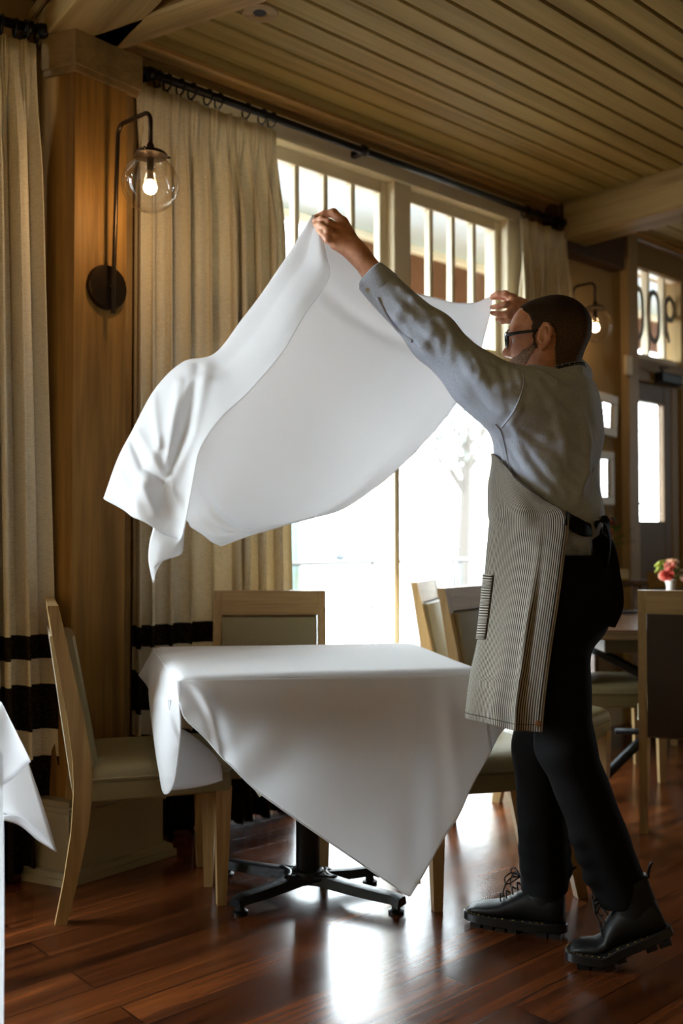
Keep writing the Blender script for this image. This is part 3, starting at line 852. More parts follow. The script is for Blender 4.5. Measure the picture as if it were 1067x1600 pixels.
# ------------------------------------------------------------------ chairs
def make_chair(lab):
    t = thing('dining_chair', lab, 'chair', (0, 0, 0), 0, 'upholstered oak dining chairs')
    W = .42
    # seat pad, slightly crowned, with piping
    rings = []
    def rect(hx, y0, y1, z, r=.03, n=5):
        out = []
        for (cx, cy, a0) in ((hx - r, y1 - r, 0), (-hx + r, y1 - r, 90), (-hx + r, y0 + r, 180), (hx - r, y0 + r, 270)):
            for k in range(n):
                a = math.radians(a0 + 90 * k / (n - 1)); out.append((cx + r * math.cos(a), cy + r * math.sin(a), z))
        return out
    hx = W / 2
    for (ins, z) in ((.0, .405), (.0, .425), (.004, .438), (.02, .45), (.05, .459), (.10, .464), (.16, .466)):
        rings.append(rect(hx - ins, -.19 + ins, .24 - ins, z, max(.03 - ins * .1, .012)))
    m = MB(); m.loft(rings); s = m.build('seat', M['leather'], t, True, 60, world=False)
    m = MB(); pr = rect(hx + .001, -.191, .241, .412, .03); m.tube(pr, .004, 6, closed=True); m.build('piping', M['leather'], s, True, world=False)
    m = MB(); m.box((0, .026, .375), (W, .425, .06), None, .006); m.build('seat_frame', M['leather2'], t, world=False)
    for sx in (-1, 1):
        m = MB(); x = sx * (hx - .024)
        m.loft([[(x + a * .014, .232 - .02 + b * .014, 0) for a, b in ((-1, -1), (1, -1), (1, 1), (-1, 1))], [(x + a * .024, .215 + b * .025, .36) for a, b in ((-1, -1), (1, -1), (1, 1), (-1, 1))]])
        m.build('leg', M['oak'], t, world=False)
        # rear post: splayed foot, kink at the seat, leaning back
        prof = [(-.262, 0, .017), (-.236, .12, .020), (-.212, .26, .024), (-.202, .38, .027), (-.206, .47, .027), (-.226, .60, .024), (-.258, .76, .020), (-.292, .925, .016)]
        x = sx * (hx - .016); rg = []
        for (y, z, h) in prof: rg.append([(x - .016, y - h, z), (x + .016, y - h, z), (x + .016, y + h, z), (x - .016, y + h, z)])
        m = MB(); m.loft(rg); m.build('back_post', M['oak'], t, world=False)
    def slab(y0, z0, y1, z1, th0, th1, off, wid, cr_=0.0, n=6):
        """panel between two points of the leaning back, thickness th, centre offset off forwards"""
        rg = []
        for k in range(n + 1):
            f = k / n; y = y0 + (y1 - y0) * f + off; z = z0 + (z1 - z0) * f; th = th0 + (th1 - th0) * f
            rg.append([(-wid / 2, y - th / 2, z), (wid / 2, y - th / 2, z), (wid / 2, y + th / 2, z), (wid * .3, y + th / 2 + cr_, z), (-wid * .3, y + th / 2 + cr_, z), (-wid / 2, y + th / 2, z)])
        return MB().loft(rg)
    slab(-.276, .835, -.292, .925, .034, .03, 0, W - .064).build('top_rail', M['oakx'], t, world=False)
    slab(-.200, .44, -.272, .828, .035, .03, .022, W - .068, .010).build('back_pad', M['leather'], t, True, 50, world=False)
    slab(-.205, .36, -.276, .834, .02, .02, -.014, W - .066, 0).build('back_panel', M['panel'], t, world=False)
    return t
# left chair: facing right towards the table. measured feet of its near side
fr, ff = onfloor(95, 1443), onfloor(362, 1412)
dirf = (ff - fr).normalized(); rz = math.atan2(dirf.y, dirf.x) - math.pi / 2
side = Vector((-dirf.y, dirf.x, 0))
ctr = fr + dirf * .262 + side * .194
chair0 = make_chair('oak dining chair in profile at the left, white cloth corner on its seat')
chair0.location = (ctr.x, ctr.y, 0); chair0.rotation_euler = (0, 0, rz)
# chair by the window, facing the camera across the table
dup(chair0, (-.255, 3.42, 0), math.pi + math.radians(3), 'oak dining chair facing the camera behind the white table')
# chair to the right of the table, mostly behind the man's legs
ch3 = dup(chair0, (.447, 3.22, 0), math.radians(104.5), 'oak dining chair on the right of the white table, behind the man\'s legs')
# two chairs by the window beyond the table
dup(chair0, (.665, 4.52, 0), math.radians(-107.5), 'oak dining chair side-on near the glass, between table and man')
dup(chair0, (.755, 3.89, 0), math.radians(-127), 'oak dining chair with its pad turned to the camera, right beside the striped apron')
# chairs of the next table
c4 = onfloor(1006, 1301)
r5 = math.radians(-17); o5_ = Matrix.Rotation(r5, 3, 'Z') @ Vector((-.194, -.262, 0))
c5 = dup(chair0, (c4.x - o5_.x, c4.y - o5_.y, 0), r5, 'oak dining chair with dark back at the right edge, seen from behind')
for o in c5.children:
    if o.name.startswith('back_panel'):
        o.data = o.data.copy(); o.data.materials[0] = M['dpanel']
dup(chair0, (1.26, 4.72, 0), math.radians(-90), 'dim dining chair just right of the man\'s thigh, tucked under the dark table')
dup(chair0, (2.01, 5.55, 0), math.radians(175), 'pale backed dining chair behind the flower vase at the right edge')

# ------------------------------------------------------------------ the main table and its cloth
TA = math.radians(11)
def onz(x, y, z): return onplane(x, y, (0, 0, z), Z)
ZT = .757
FL, FRt = onz(277, 1058, ZT), onz(757, 1045, ZT)
BR, BL = onz(650, 1003.5, ZT), onz(240, 1010, ZT)
tc_ = (FL + FRt + BR + BL) / 4
ux = ((FRt - FL).normalized() + (BR - BL).normalized()).normalized(); uy = Vector((-ux.y, ux.x, 0))
hw = ((FRt - FL).length + (BR - BL).length) / 4; hd = ((FRt - BR).dot(-uy) + (FL - BL).dot(-uy)) / 4
col_c = onfloor(481, 1396)
t = thing('restaurant_table', 'square table with black iron cross base under the white cloth', 'table', (col_c.x, col_c.y, 0))
m = MB(); m.box(tc_ - Z * .022, (2 * hw - .09, 2 * hd - .07, .03), (ux, uy, Z), .004); m.build('tabletop', M['oak'], t)
m = MB(); m.lathe([(.038, .075), (.038, .70), (.06, .715)], col_c, Z, 28); m.build('column', M['iron'], t, True, 40)
m = MB(); m.box(Vector((col_c.x, col_c.y, .722)), (.42, .42, .012), (ux, uy, Z)); m.build('top_plate', M['iron'], t)
feet = [onfloor(367, 1430), onfloor(628, 1428), onfloor(586, 1378), onfloor(347, 1366)]
hub = MB(); hub.lathe([(.0, .045), (.052, .045), (.055, .06), (.05, .078), (.042, .083), (.0, .083)], col_c, Z, 28); hub.build('hub', M['iron'], t, True, 40)
for i, f in enumerate(feet):
    v = f - col_c; L = v.length; d = v.normalized(); n = Vector((-d.y, d.x, 0)); rg = []
    for q in range(13):
        s_ = q / 12; p = col_c + d * (L * s_)
        zc = .078 - .022 * s_ - .004 * math.sin(s_ * math.pi); h = .034 - .008 * s_; wd = .030 - .006 * s_ + (.012 if s_ < .1 else 0)
        if s_ > .93: zc -= .008; wd += .006
        rg.append([p + n * wd + Z * (zc - h), p + n * (wd * .75) + Z * (zc - .003), p + n * (wd * .4) + Z * zc, p - n * (wd * .4) + Z * zc, p - n * (wd * .75) + Z * (zc - .003), p - n * wd + Z * (zc - h)])
    m = MB(); m.loft(rg); leg = m.build('leg', M['iron'], t, True, 45)
    m = MB(); m.lathe([(.0, 0), (.024, 0), (.024, .008), (.014, .012), (.012, .03), (0, .03)], f - d * .02, Z, 14); m.build('levelling_foot', M['black'], leg, True, 40)
# curved web between neighbouring legs
for a, b in ((0, 3), (2, 1), (2, 3), (0, 1)):
    va = (feet[a] - col_c); vb = (feet[b] - col_c); pts = []
    for k in range(9):
        f = k / 8; pa = col_c + va * .30; pb = col_c + vb * .30; mid_ = col_c + (va + vb) * .07
        p = pa * (1 - f) ** 2 + mid_ * 2 * f * (1 - f) + pb * f ** 2; pts.append(p + Z * .06)
    m = MB(); m.tube(pts, .014, 8); m.build('web', M['iron'], t, True)

# cloth on the table: top, four hanging sides cut as a rotated square
def noise_wr(p, a, fx):
    return a * math.sin(p.x * fx + 1.7 * math.sin(p.z * 9 + p.y * 3)) * math.cos(p.z * fx * .4 + p.y * 5)
mbc = MB()
NU, NR = 97, 44
def side_grid(T, Bt, bulge=.02, n=NR, nu=NU, wr=.004):
    """T: top edge points, Bt: bottom edge points (same count, Catmull-Rom sampled)"""
    tt = cr(T, nu); bb = cr(Bt, nu); G = []
    for j in range(n):
        f = j / (n - 1); row = []
        for i in range(nu):
            p = Vector(tt[i]) * (1 - f) + Vector(bb[i]) * f
            row.append(p)
        G.append(row)
    return G
r_ = .012
# top surface with softly rolled edge
G = []
for j in range(25):
    fj = j / 24; row = []
    for i in range(37):
        fi = i / 36
        p = (BL * (1 - fi) + BR * fi) * (1 - fj) + (FL * (1 - fi) + FRt * fi) * fj
        ed = min(fi * 2 * hw, (1 - fi) * 2 * hw, fj * 2 * hd, (1 - fj) * 2 * hd)
        dz = -max(0, r_ - ed) ** 2 / r_ * .8
        row.append(Vector((p.x, p.y, ZT + dz + .0008 * math.sin(9 * fi + 5 * fj))))
    G.append(row)
mbc.grid(G)
dzr = Vector((0, 0, -r_ * .8))
# front: contour measured on the photograph, hung just in front of the table edge
fn = -uy
T = [FL + (FRt - FL) * k / 12 + dzr for k in range(13)]
def bfront(x, y, out): return onplane(x, y, FL + fn * out, uy)
Bt = [bfront(*q) for q in ((281, 1098, .012), (290, 1123, .035), (318, 1150, .045), (352, 1186, .05), (392, 1226, .05), (437, 1262, .05), (487, 1297, .045), (540, 1333, .045), (594, 1370, .045), (638, 1400, .05), (690, 1312, .03), (731, 1238, .035), (768, 1172, .02))]
G = side_grid(T, Bt)
tt_ = cr(T, NU); kl = int(round((NU - 1) * 9 / 12)) + 1
bb_ = np.concatenate([cr(Bt[:10], kl), cr(Bt[9:], NU - kl + 1)[1:]])
G = [[Vector(tt_[i]) * (1 - j / (NR - 1)) + Vector(bb_[i]) * (j / (NR - 1)) for i in range(NU)] for j in range(NR)]
for j, row in enumerate(G):
    f = j / (NR - 1)
    for i, p in enumerate(row):
        a = i / (NU - 1)
        fold = .030 * math.exp(-((a - .035 - .20 * f) / .032) ** 2) * min(1, f * 3) * (1 - .5 * f) + .016 * math.exp(-((a - .86 - .02 * f) / .03) ** 2) * min(1, f * 2) + .012 * math.exp(-((a - .74 - .03 * f) / .035) ** 2) * f + .012 * math.exp(-((a - .5 + .16 * f) / .05) ** 2) * f + .008 * math.exp(-((a - .34 + .10 * f) / .03) ** 2) * f
        row[i] = p + fn * (fold + .0025 * math.sin(a * 23 + f * 7) * f)
mbc.grid(G); HEM1 = list(G[-1]); HEM1b = [p + fn * .001 for p in G[-3]]
# left side: hangs to the chair seat, its front edge turned into a narrow fold
ln = -ux
def L3(x, y, d): return P(x, y, d)
T = [BL + (FL - BL) * k / 7 + dzr for k in range(8)]
dB, dF = BL.y, FL.y
Bt = [L3(217, 1054, dB - .02), L3(234, 1079, dB - .12), L3(238, 1120, 3.05), L3(246, 1180, 2.94), L3(255, 1237, 2.87), L3(271, 1224, 2.80), L3(281, 1150, 2.73), L3(280, 1099, FL.y - .012)]
G = side_grid(T, Bt, nu=73, n=44)
for j, row in enumerate(G):
    f = j / 43
    for i, p in enumerate(row):
        a = i / 72
        row[i] = p + ln * (.05 * math.sin(f * math.pi) * a * (1 - a) * 2)
def px_of(p):
    r = p - CAMP; d = r.dot(FW); return 533.5 + F * r.x / d, 800 - F * r.dot(UP) / d
for pts, h_, wd_ in (([(251, 1090), (262, 1118), (280, 1162)], .016, 6), ([(246, 1150), (262, 1215)], .010, 7), ([(258, 1060), (248, 1090)], .008, 10)):
    for row in G:
        for i, p in enumerate(row):
            x, y = px_of(p); best = 0
            for (ax_, ay_), (bx_, by_) in zip(pts[:-1], pts[1:]):
                L2 = (bx_ - ax_) ** 2 + (by_ - ay_) ** 2; t_ = min(1, max(0, ((x - ax_) * (bx_ - ax_) + (y - ay_) * (by_ - ay_)) / L2))
                best = max(best, math.exp(-(((x - ax_ - t_ * (bx_ - ax_)) ** 2 + (y - ay_ - t_ * (by_ - ay_)) ** 2) / wd_ ** 2)))
            row[i] = p + (CAMP - p).normalized() * (h_ * best)
mbc.grid(G); HEM2 = list(G[-1])
# turned-back fold at the front left corner, and the tail lying on the seat
C = [[L3(262, 1092, 2.70), L3(270, 1093, 2.735), L3(277, 1100, 2.75)], [L3(264, 1110, 2.73), L3(272, 1118, 2.745), L3(278, 1125, 2.75)], [L3(270, 1140, 2.77), L3(276, 1145, 2.77), L3(279, 1150, 2.76)], [L3(274, 1185, 2.80), L3(276, 1185, 2.79), L3(277, 1185, 2.78)]]
mbc.grid([[Vector(p) for p in r] for r in crgrid(C, 14, 9)])
C = [[L3(268, 1135, 3.0), L3(290, 1142, 3.03), L3(318, 1163, 3.04), L3(344, 1188, 3.03)], [L3(266, 1185, 2.93), L3(292, 1182, 2.95), L3(322, 1192, 2.965), L3(347, 1206, 2.97)], [L3(257, 1236, 2.865), L3(288, 1233, 2.875), L3(322, 1227, 2.885), L3(348, 1219, 2.89)]]
mbc.grid([[Vector(p) for p in r] for r in crgrid(C, 16, 16)])
# right side and back
T = [FRt + (BR - FRt) * k / 6 + dzr for k in range(7)]
Bt = [L3(768, 1172, FRt.y - .005), L3(779, 1150, 2.95), L3(786, 1140, 3.02), BR * .5 + FRt * .5 + ux * .07 - Z * .33, BR * .7 + FRt * .3 + ux * .07 - Z * .30, BR * .87 + FRt * .13 + ux * .06 - Z * .22, BR + ux * .05 + uy * .05 - Z * .14]
mbc.grid(side_grid(T, Bt, nu=31))
T = [BR + (BL - BR) * k / 6 + dzr for k in range(7)]
Bt = [BR + ux * .05 + uy * .05 - Z * .14] + [BR + (BL - BR) * k / 6 + uy * .03 - Z * (.14 + .08 * math.sin(k / 6 * math.pi)) for k in range(1, 6)] + [L3(217, 1054, dB - .02)]
mbc.grid(side_grid(T, Bt, nu=31))
tcl = mbc.build('tablecloth', M['cotton'], None, True, 70, solid=.0015)
tag(tcl, 'white cotton tablecloth laid cornerwise over the square table', 'tablecloth')
HEMS = []
# hems (a narrow doubled edge) and care tags
def hem(parent, pts, r=.0022, name='hem'):
    m = MB(); m.tube(cr(pts, 90), r, 6); m.build(name, M['cotton'], parent, True)
hem(tcl, HEM1); hem(tcl, HEM2)
tagm = plain('woven_tag', srgb(214, 206, 186), .7)
for (x, y, dd, rz_) in ((406, 1238, FL.y + .05, .6), (652, 1376, FRt.y - .10, .2)):
    c = P(x, y, dd); m = MB(); m.box(c, (.016, .0012, .02), (Vector((math.cos(rz_), .1, math.sin(rz_))).normalized(), Vector((0, 1, 0)), Vector((-math.sin(rz_), 0, math.cos(rz_)))), 0)
    m.build('care_tag', tagm, tcl)

# neighbouring table at the left edge, mostly outside the frame
cn = P(-6, 1096, 2.2); zt2 = cn.z
t = thing('dining_table', 'table cut off by the left edge, under a hanging white cloth', 'table', (cn.x - .42, cn.y - .2, 0))
m = MB(); m.box((cn.x - .43, cn.y - .24, zt2 - .02), (.80, .62, .03), None, .004); m.build('tabletop', M['oak'], t)
m = MB(); m.lathe([(.2, 0), (.2, .02), (.04, .05), (.04, zt2 - .04)], (cn.x - .43, cn.y - .24, 0), Z, 24); m.build('pedestal', M['iron'], t, True, 40)
m = MB()
x0, x1, y0, y1 = cn.x - .84, cn.x - .02, cn.y - .56, cn.y
def V3(x, y, z): return Vector((x, y, z))
m.grid([[V3(x0 + (x1 - x0) * i / 8, y0 + (y1 - y0) * j / 8, zt2) for i in range(9)] for j in range(9)])
# corner flap: two layers falling away from the corner
C = [[P(-30, 1092, 2.02), P(-2, 1096, 2.2), P(2, 1098, 2.26)], [P(-30, 1160, 2.0), P(6, 1150, 2.17), P(19, 1132, 2.28)], [P(-30, 1215, 1.98), P(6, 1226, 2.12), P(48, 1190, 2.3)]]
m.grid([[Vector(p) for p in r] for r in crgrid(C, 14, 14)])
C = [[P(-4, 1160, 2.34), P(20, 1150, 2.35), P(42, 1186, 2.33)], [P(-4, 1230, 2.36), P(22, 1240, 2.36), P(66, 1255, 2.34)], [P(-4, 1268, 2.36), P(38, 1283, 2.37), P(89, 1331, 2.36)]]
m.grid([[Vector(p) for p in r] for r in crgrid(C, 14, 14)])
C = [[P(-4, 1273, 2.36), P(30, 1276, 2.37), P(60, 1300, 2.365), P(89, 1331, 2.36)], [P(-4, 1279, 2.33), P(30, 1289, 2.34), P(58, 1312, 2.345), P(88, 1331, 2.355)]]
m.grid([[Vector(p) for p in r] for r in crgrid(C, 4, 14)])
C = [[P(-60, 1150, 1.9), P(-20, 1150, 2.0), P(4, 1180, 2.08)], [P(-60, 1400, 1.85), P(-20, 1400, 1.95), P(6, 1400, 2.04)], [P(-60, 1580, 1.85), P(-20, 1600, 1.93), P(5, 1625, 2.02)]]
m.grid([[Vector(p) for p in r] for r in crgrid(C, 20, 10)])
tag(m.build('tablecloth', M['cotton'], None, True, 70, solid=.0015), 'white tablecloth corner hanging at the left edge of the photo', 'tablecloth')

# ------------------------------------------------------------------ far right furnishings
# dark table
tx0, tx1, ty0, ty1 = 1.04, 1.95, P(965, 984, 1).y * 0 + 4.05, 5.1
ztb = P(965, 985, 4.05).z
t = thing('dining_table', 'dark glossy wooden table between the man and the right chair', 'table', ((tx0 + tx1) / 2, (ty0 + ty1) / 2, 0))
DT = wood('dark_tabletop', srgb(110, 78, 54), srgb(66, 44, 30), 'x', 0, .18, 1, .05, spec=.6)
m = MB(); m.box(((tx0 + tx1) / 2, (ty0 + ty1) / 2, ztb - .02), (tx1 - tx0, ty1 - ty0, .04), None, .006); m.build('tabletop', DT, t)
m = MB(); m.box(((tx0 + tx1) / 2, (ty0 + ty1) / 2, ztb - .07), (tx1 - tx0 - .12, ty1 - ty0 - .12, .06), None, .004); m.build('apron_frame', M['dpanel'], t)
for (xa, xb) in ((-.4, .5), (.5, -.4)):
    cx, cy = (tx0 + tx1) / 2, ty0 + .25
    pts = cr([(cx + xa, cy, ztb - .1), (cx + xa * .35, cy, .5), (cx + xb * .35, cy, .28), (cx + xb, cy, .03)], 20)
    m = MB(); m.tube(pts, .022, 8); m.build('cross_leg', M['iron'], t, True)
m = MB(); m.tube([((tx0 + tx1) / 2 - .3, ty0 + .25, .28), ((tx0 + tx1) / 2 + .3, ty0 + .25, .28)], .014, 8); m.build('stretcher', M['iron'], t, True)
c = P(980, 946, 5.0); c.z = ztb + .006
m = MB(); m.box(c, (.17, .10, .012), (Vector((.97, .2, 0)).normalized(), Vector((-.2, .97, 0)).normalized(), Z), .003)
tag(m.build('menu_folder', plain('dark_cover', srgb(40, 34, 34), .4)), 'small dark folder lying on the dark glossy table', 'menu')
# vase of pink flowers on the table behind the right chair
def flowers(base, h, r, n, cols, seed, parent, rb):
    rnd = random.Random(seed)
    LFm = plain('leaf_green', srgb(96, 122, 44), .6, 0, .3, 20, 0, .3)
    mm = MB()
    for k in range(n * 3):
        a = rnd.uniform(0, 6.28); e = rnd.uniform(.1, 1.2); d = Vector((math.cos(a) * math.cos(e), math.sin(a) * math.cos(e), math.sin(e)))
        p0 = base + Z * h * .3; p1 = base + Z * h * .3 + d * r * rnd.uniform(.7, 1.15); s_ = Vector((-math.sin(a), math.cos(a), 0)) * rb * .55
        pm = p0.lerp(p1, .7); mm.tube([p0, pm], .0018, 5)
        mm.add([pm, p1.lerp(pm, .5) + s_, p1, p1.lerp(pm, .5) - s_ + Z * .004], [(0, 1, 2, 3)])
    mm.build('foliage', LFm, parent, True)
    for k in range(n):
        a = rnd.uniform(0, 6.28); e = rnd.uniform(.15, 1.5); d = Vector((math.cos(a) * math.cos(e), math.sin(a) * math.cos(e), math.sin(e)))
        c = base + Z * h * .3 + d * r * rnd.uniform(.7, .95); mm = MB()
        for ring, (nn_, rr, tilt) in enumerate(((5, 1.0, .4), (5, .75, .8), (4, .45, 1.2))):
            for q in range(nn_):
                b = 2 * math.pi * q / nn_ + ring * .6; R = rb * rr
                e1 = d.orthogonal().normalized(); e2 = d.cross(e1); o_ = e1 * math.cos(b) + e2 * math.sin(b); s_ = -e1 * math.sin(b) + e2 * math.cos(b)
                tip = c + o_ * R * math.cos(tilt) + d * R * math.sin(tilt)
                mid_ = c + o_ * R * .7 * math.cos(tilt * .6) + d * R * .6 * math.sin(tilt * .6)
                mm.add([c - d * rb * .3, mid_ + s_ * R * .55, tip + s_ * R * .25, tip - s_ * R * .25, mid_ - s_ * R * .55], [(0, 1, 2, 3, 4)])
        mm.build('flower', cols[k % len(cols)], parent, True, solid=.001)
PK = [plain('pink_petal', srgb(226, 132, 112), .6), plain('coral_petal', srgb(214, 84, 66), .6), plain('peach_petal', srgb(236, 178, 140), .6), plain('lime_petal', srgb(180, 186, 80), .6)]
vb = P(1048, 922, 4.75)
zv = ztb
t = thing('flower_vase', 'small white vase of pink and coral flowers at the right edge', 'vase', (vb.x, vb.y, zv))
vb = Vector((vb.x, vb.y, zv)); vh = P(1048, 906, 4.75).z - zv
m = MB(); m.lathe([(.02, 0), (.03, .004), (.034, vh * .4), (.02, vh * .8), (.028, vh), (.022, vh), (.016, vh * .8), (.0, vh * .6)], vb, Z, 20); m.build('vessel', M['white'], t, True)
flowers(vb + Z * (vh - .01), .06, .085, 11, PK, 7, t, .032)
# side table against the far wall with a flower arrangement, candle box
s0_, s1_ = wall_at(946, 905, -.45)[0], wall_at(998, 905, -.45)[0]
zsd = P(965, 906, wall_at(960, 905, -.25)[0] * 0 + (WP((s0_ + s1_) / 2, -.25).y)).z
t = thing('console_table', 'dark narrow side table against the far wall behind the man', 'side table', WP((s0_ + s1_) / 2, -.25, 0))
m = MB(); m.box(WP((s0_ + s1_) / 2, -.25, zsd - .015), (s1_ - s0_ + .2, .4, .03), (WD, NO, Z), .004); m.build('tabletop', DT, t)
for a in (s0_ - .05, s1_ + .05):
    for o in (-.09, -.41):
        m = MB(); m.box(WP(a, o, (zsd - .03) / 2), (.035, .035, zsd - .03), (WD, NO, Z), .004); m.build('leg', DT, t)
fb = P(934, 900, WP((s0_ + s1_) / 2, -.28).y); fb.z = zsd
t = thing('flower_arrangement', 'large dim flower arrangement on the side table behind the man', 'flowers', fb)
m = MB(); m.lathe([(.04, 0), (.05, .015), (.055, .07), (.035, .12), (.045, .14), (.038, .14), (.03, .11), (0, .07)], fb, Z, 24); m.build('vessel', plain('dark_vase', srgb(40, 34, 30), .3), t, True)
flowers(fb + Z * .12, .16, .2, 12, [plain('rust_petal', srgb(130, 66, 42), .6), plain('brown_petal', srgb(76, 50, 38), .6), plain('olive_petal', srgb(90, 84, 54), .6)], 17, t, .045)
cb = P(963, 902, WP((s0_ + s1_) / 2, -.3).y); cb.z = zsd
m = MB(); m.box(cb + Z * .03, (.12, .09, .06), (WD, NO, Z), .01)
tag(m.build('candle_box', plain('yellow_wax', srgb(190, 162, 80), .5)), 'small yellow box on the dim side table by the post', 'box')
# framed mirrors and the dark picture
MIR = newmat('silvered_glass'); MIR[2].inputs['Base Color'].default_value = (.9, .9, .9, 1); MIR[2].inputs['Metallic'].default_value = 1; MIR[2].inputs['Roughness'].default_value = .04
def frame(lab, cx, cy, wpx, hpx, fw, mat, inner, tilt=0.0, o=-.012):
    s_, z_ = wall_at(cx, cy, o); k = WP(s_, o).y / F
    # horizontal pixels foreshorten along the wall
    s_a = wall_at(cx - wpx / 2, cy, o)[0]; s_b = wall_at(cx + wpx / 2, cy, o)[0]
    wd, ht = s_b - s_a, hpx * k
    ex = WD * math.cos(tilt) + Z * math.sin(tilt); ez = -WD * math.sin(tilt) + Z * math.cos(tilt)
    c = WP((s_a + s_b) / 2, o, z_)
    t = thing('picture_frame', lab, 'frame', c)
    m = MB()
    m.box(c + ez * (ht / 2 - fw / 2), (wd, .024, fw), (ex, NO, ez), .005); m.box(c - ez * (ht / 2 - fw / 2), (wd, .024, fw), (ex, NO, ez), .005)
    m.box(c + ex * (wd / 2 - fw / 2), (fw, .024, ht - 2 * fw), (ex, NO, ez), .005); m.box(c - ex * (wd / 2 - fw / 2), (fw, .024, ht - 2 * fw), (ex, NO, ez), .005)
    m.build('frame', mat, t)
    m = MB(); m.box(c + NO * .004, (wd - 2 * fw, .004, ht - 2 * fw), (ex, NO, ez)); m.build('mirror_glass', inner, t)
frame('white framed tilted mirror on the far wall beside the shirt', 947, 648, 32, 66, .055, M['white'], MIR[0], math.radians(-4))
frame('white framed mirror on the far wall below the tilted one', 944, 747, 28, 84, .05, M['white'], MIR[0])
frame('dark picture frame on the far wall beside the shoulder', 917, 614, 22, 34, .02, M['dpanel'], M['dpanel'])
# thermostat on the post
s_, z_ = wall_at(981, 571, -.07)
m = MB(); m.box(WP(s_, -.071, z_), (.075, .022, .12), (WD, NO, Z), .006)
tag(m.build('thermostat', M['cream']), 'cream thermostat box on the tan post', 'thermostat')
# ------------------------------------------------------------------ implicit surfaces for the figure
V_ = lambda p: np.array([p[0], p[1], p[2]], float)
def sd_rc(a, b, ra, rb):
    a, b = V_(a), V_(b); ba = b - a; L2 = float(ba @ ba) + 1e-12
    def f(p):
        q = p - a; h = np.clip((q @ ba) / L2, 0, 1)
        return np.sqrt(((q - h[:, None] * ba) ** 2).sum(1)) - (ra + (rb - ra) * h)
    return f
def sd_ell(c, r, R=None):
    c = V_(c); r = np.array(r, float)
    def f(p):
        q = p - c
        if R is not None: q = q @ R.T
        k0 = np.sqrt(((q / r) ** 2).sum(1)); k1 = np.sqrt(((q / (r * r)) ** 2).sum(1)) + 1e-9
        return k0 * (k0 - 1) / k1
    return f
def sd_half(p0, n):
    p0, n = V_(p0), V_(n)
    return lambda p: (p - p0) @ n
def smin(a, b, k):
    h = np.maximum(k - np.abs(a - b), 0) / k
    return np.minimum(a, b) - h * h * k * .25
def smax(a, b, k): return -smin(-a, -b, k)
class SDF:
    def __init__(s): s.ops = []
    def u(s, f, k=.02): s.ops.append(('u', f, k)); return s
    def sub(s, f, k=.01): s.ops.append(('s', f, k)); return s
    def cut(s, f, k=.004): s.ops.append(('c', f, k)); return s
    def disp(s, f): s.ops.append(('d', f, 0)); return s
    def __call__(s, p):
        d = np.full(len(p), 10.0)
        for o, f, k in s.ops:
            if o == 'u': d = smin(d, f(p), k)
            elif o == 's': d = smax(d, -f(p), k)
            elif o == 'c': d = smax(d, f(p), k)
            else: d = d + f(p)
        return d
def surfnets(f, lo, hi, h):
    lo = np.array(lo, float); hi = np.array(hi, float)
    n = np.ceil((hi - lo) / h).astype(int) + 1
    ax = [lo[i] + h * np.arange(n[i]) for i in range(3)]
    Vv = np.empty(tuple(n), np.float64)
    YY, ZZ = np.meshgrid(ax[1], ax[2], indexing='ij'); flat = np.stack([np.zeros(YY.size), YY.ravel(), ZZ.ravel()], 1)
    for i in range(n[0]):
        flat[:, 0] = ax[0][i]; Vv[i] = f(flat).reshape(n[1], n[2])
    Sg = Vv < 0
    cor = [(a, b, c) for a in (0, 1) for b in (0, 1) for c in (0, 1)]
    cut = lambda A, o: A[o[0]:n[0] - 1 + o[0], o[1]:n[1] - 1 + o[1], o[2]:n[2] - 1 + o[2]]
    cnt = sum(cut(Sg, o).astype(np.int8) for o in cor)
    act = (cnt > 0) & (cnt < 8); idx = -np.ones(act.shape, int); N = int(act.sum()); idx[act] = np.arange(N)
    cells = np.argwhere(act).astype(float); acc = np.zeros((N, 3)); num = np.zeros(N)
    cv = {o: cut(Vv, o)[act] for o in cor}
    for a in cor:
        for axn in range(3):
            if a[axn]: continue
            b = list(a); b[axn] = 1; b = tuple(b)
            va, vb = cv[a], cv[b]; m = (va < 0) != (vb < 0); t = va[m] / (va[m] - vb[m])
            pos = np.tile(np.array(a, float), (int(m.sum()), 1)); pos[:, axn] = t
            acc[m] += pos; num[m] += 1
    verts = lo + (cells + acc / num[:, None]) * h
    faces = []
    for axn in range(3):
        o1, o2 = (axn + 1) % 3, (axn + 2) % 3
        A = np.take(Sg, range(0, n[axn] - 1), axn); B = np.take(Sg, range(1, n[axn]), axn)
        E = np.argwhere(A != B); E = E[(E[:, o1] > 0) & (E[:, o2] > 0) & (E[:, o1] < n[o1] - 1) & (E[:, o2] < n[o2] - 1)]
        if not len(E): continue
        q = []
        for (da, db) in ((1, 1), (0, 1), (0, 0), (1, 0)):
            c = E.copy(); c[:, o1] -= da; c[:, o2] -= db; q.append(idx[c[:, 0], c[:, 1], c[:, 2]])
        Q = np.stack(q, 1); flip = ~Sg[E[:, 0], E[:, 1], E[:, 2]]
        Q[flip] = Q[flip][:, ::-1]; faces.append(Q)
    Fc = np.concatenate(faces); Fc = Fc[(Fc >= 0).all(1)]
    return verts, Fc
def smooth_mesh(v, f, it=2):
    for _ in range(it):
        s = np.zeros_like(v); c = np.zeros(len(v))
        for k in range(4):
            a, b = f[:, k], f[:, (k + 1) % 4]
            np.add.at(s, a, v[b]); np.add.at(s, b, v[a]); np.add.at(c, a, 1); np.add.at(c, b, 1)
        v = .5 * v + .5 * s / np.maximum(c, 1)[:, None]
    return v
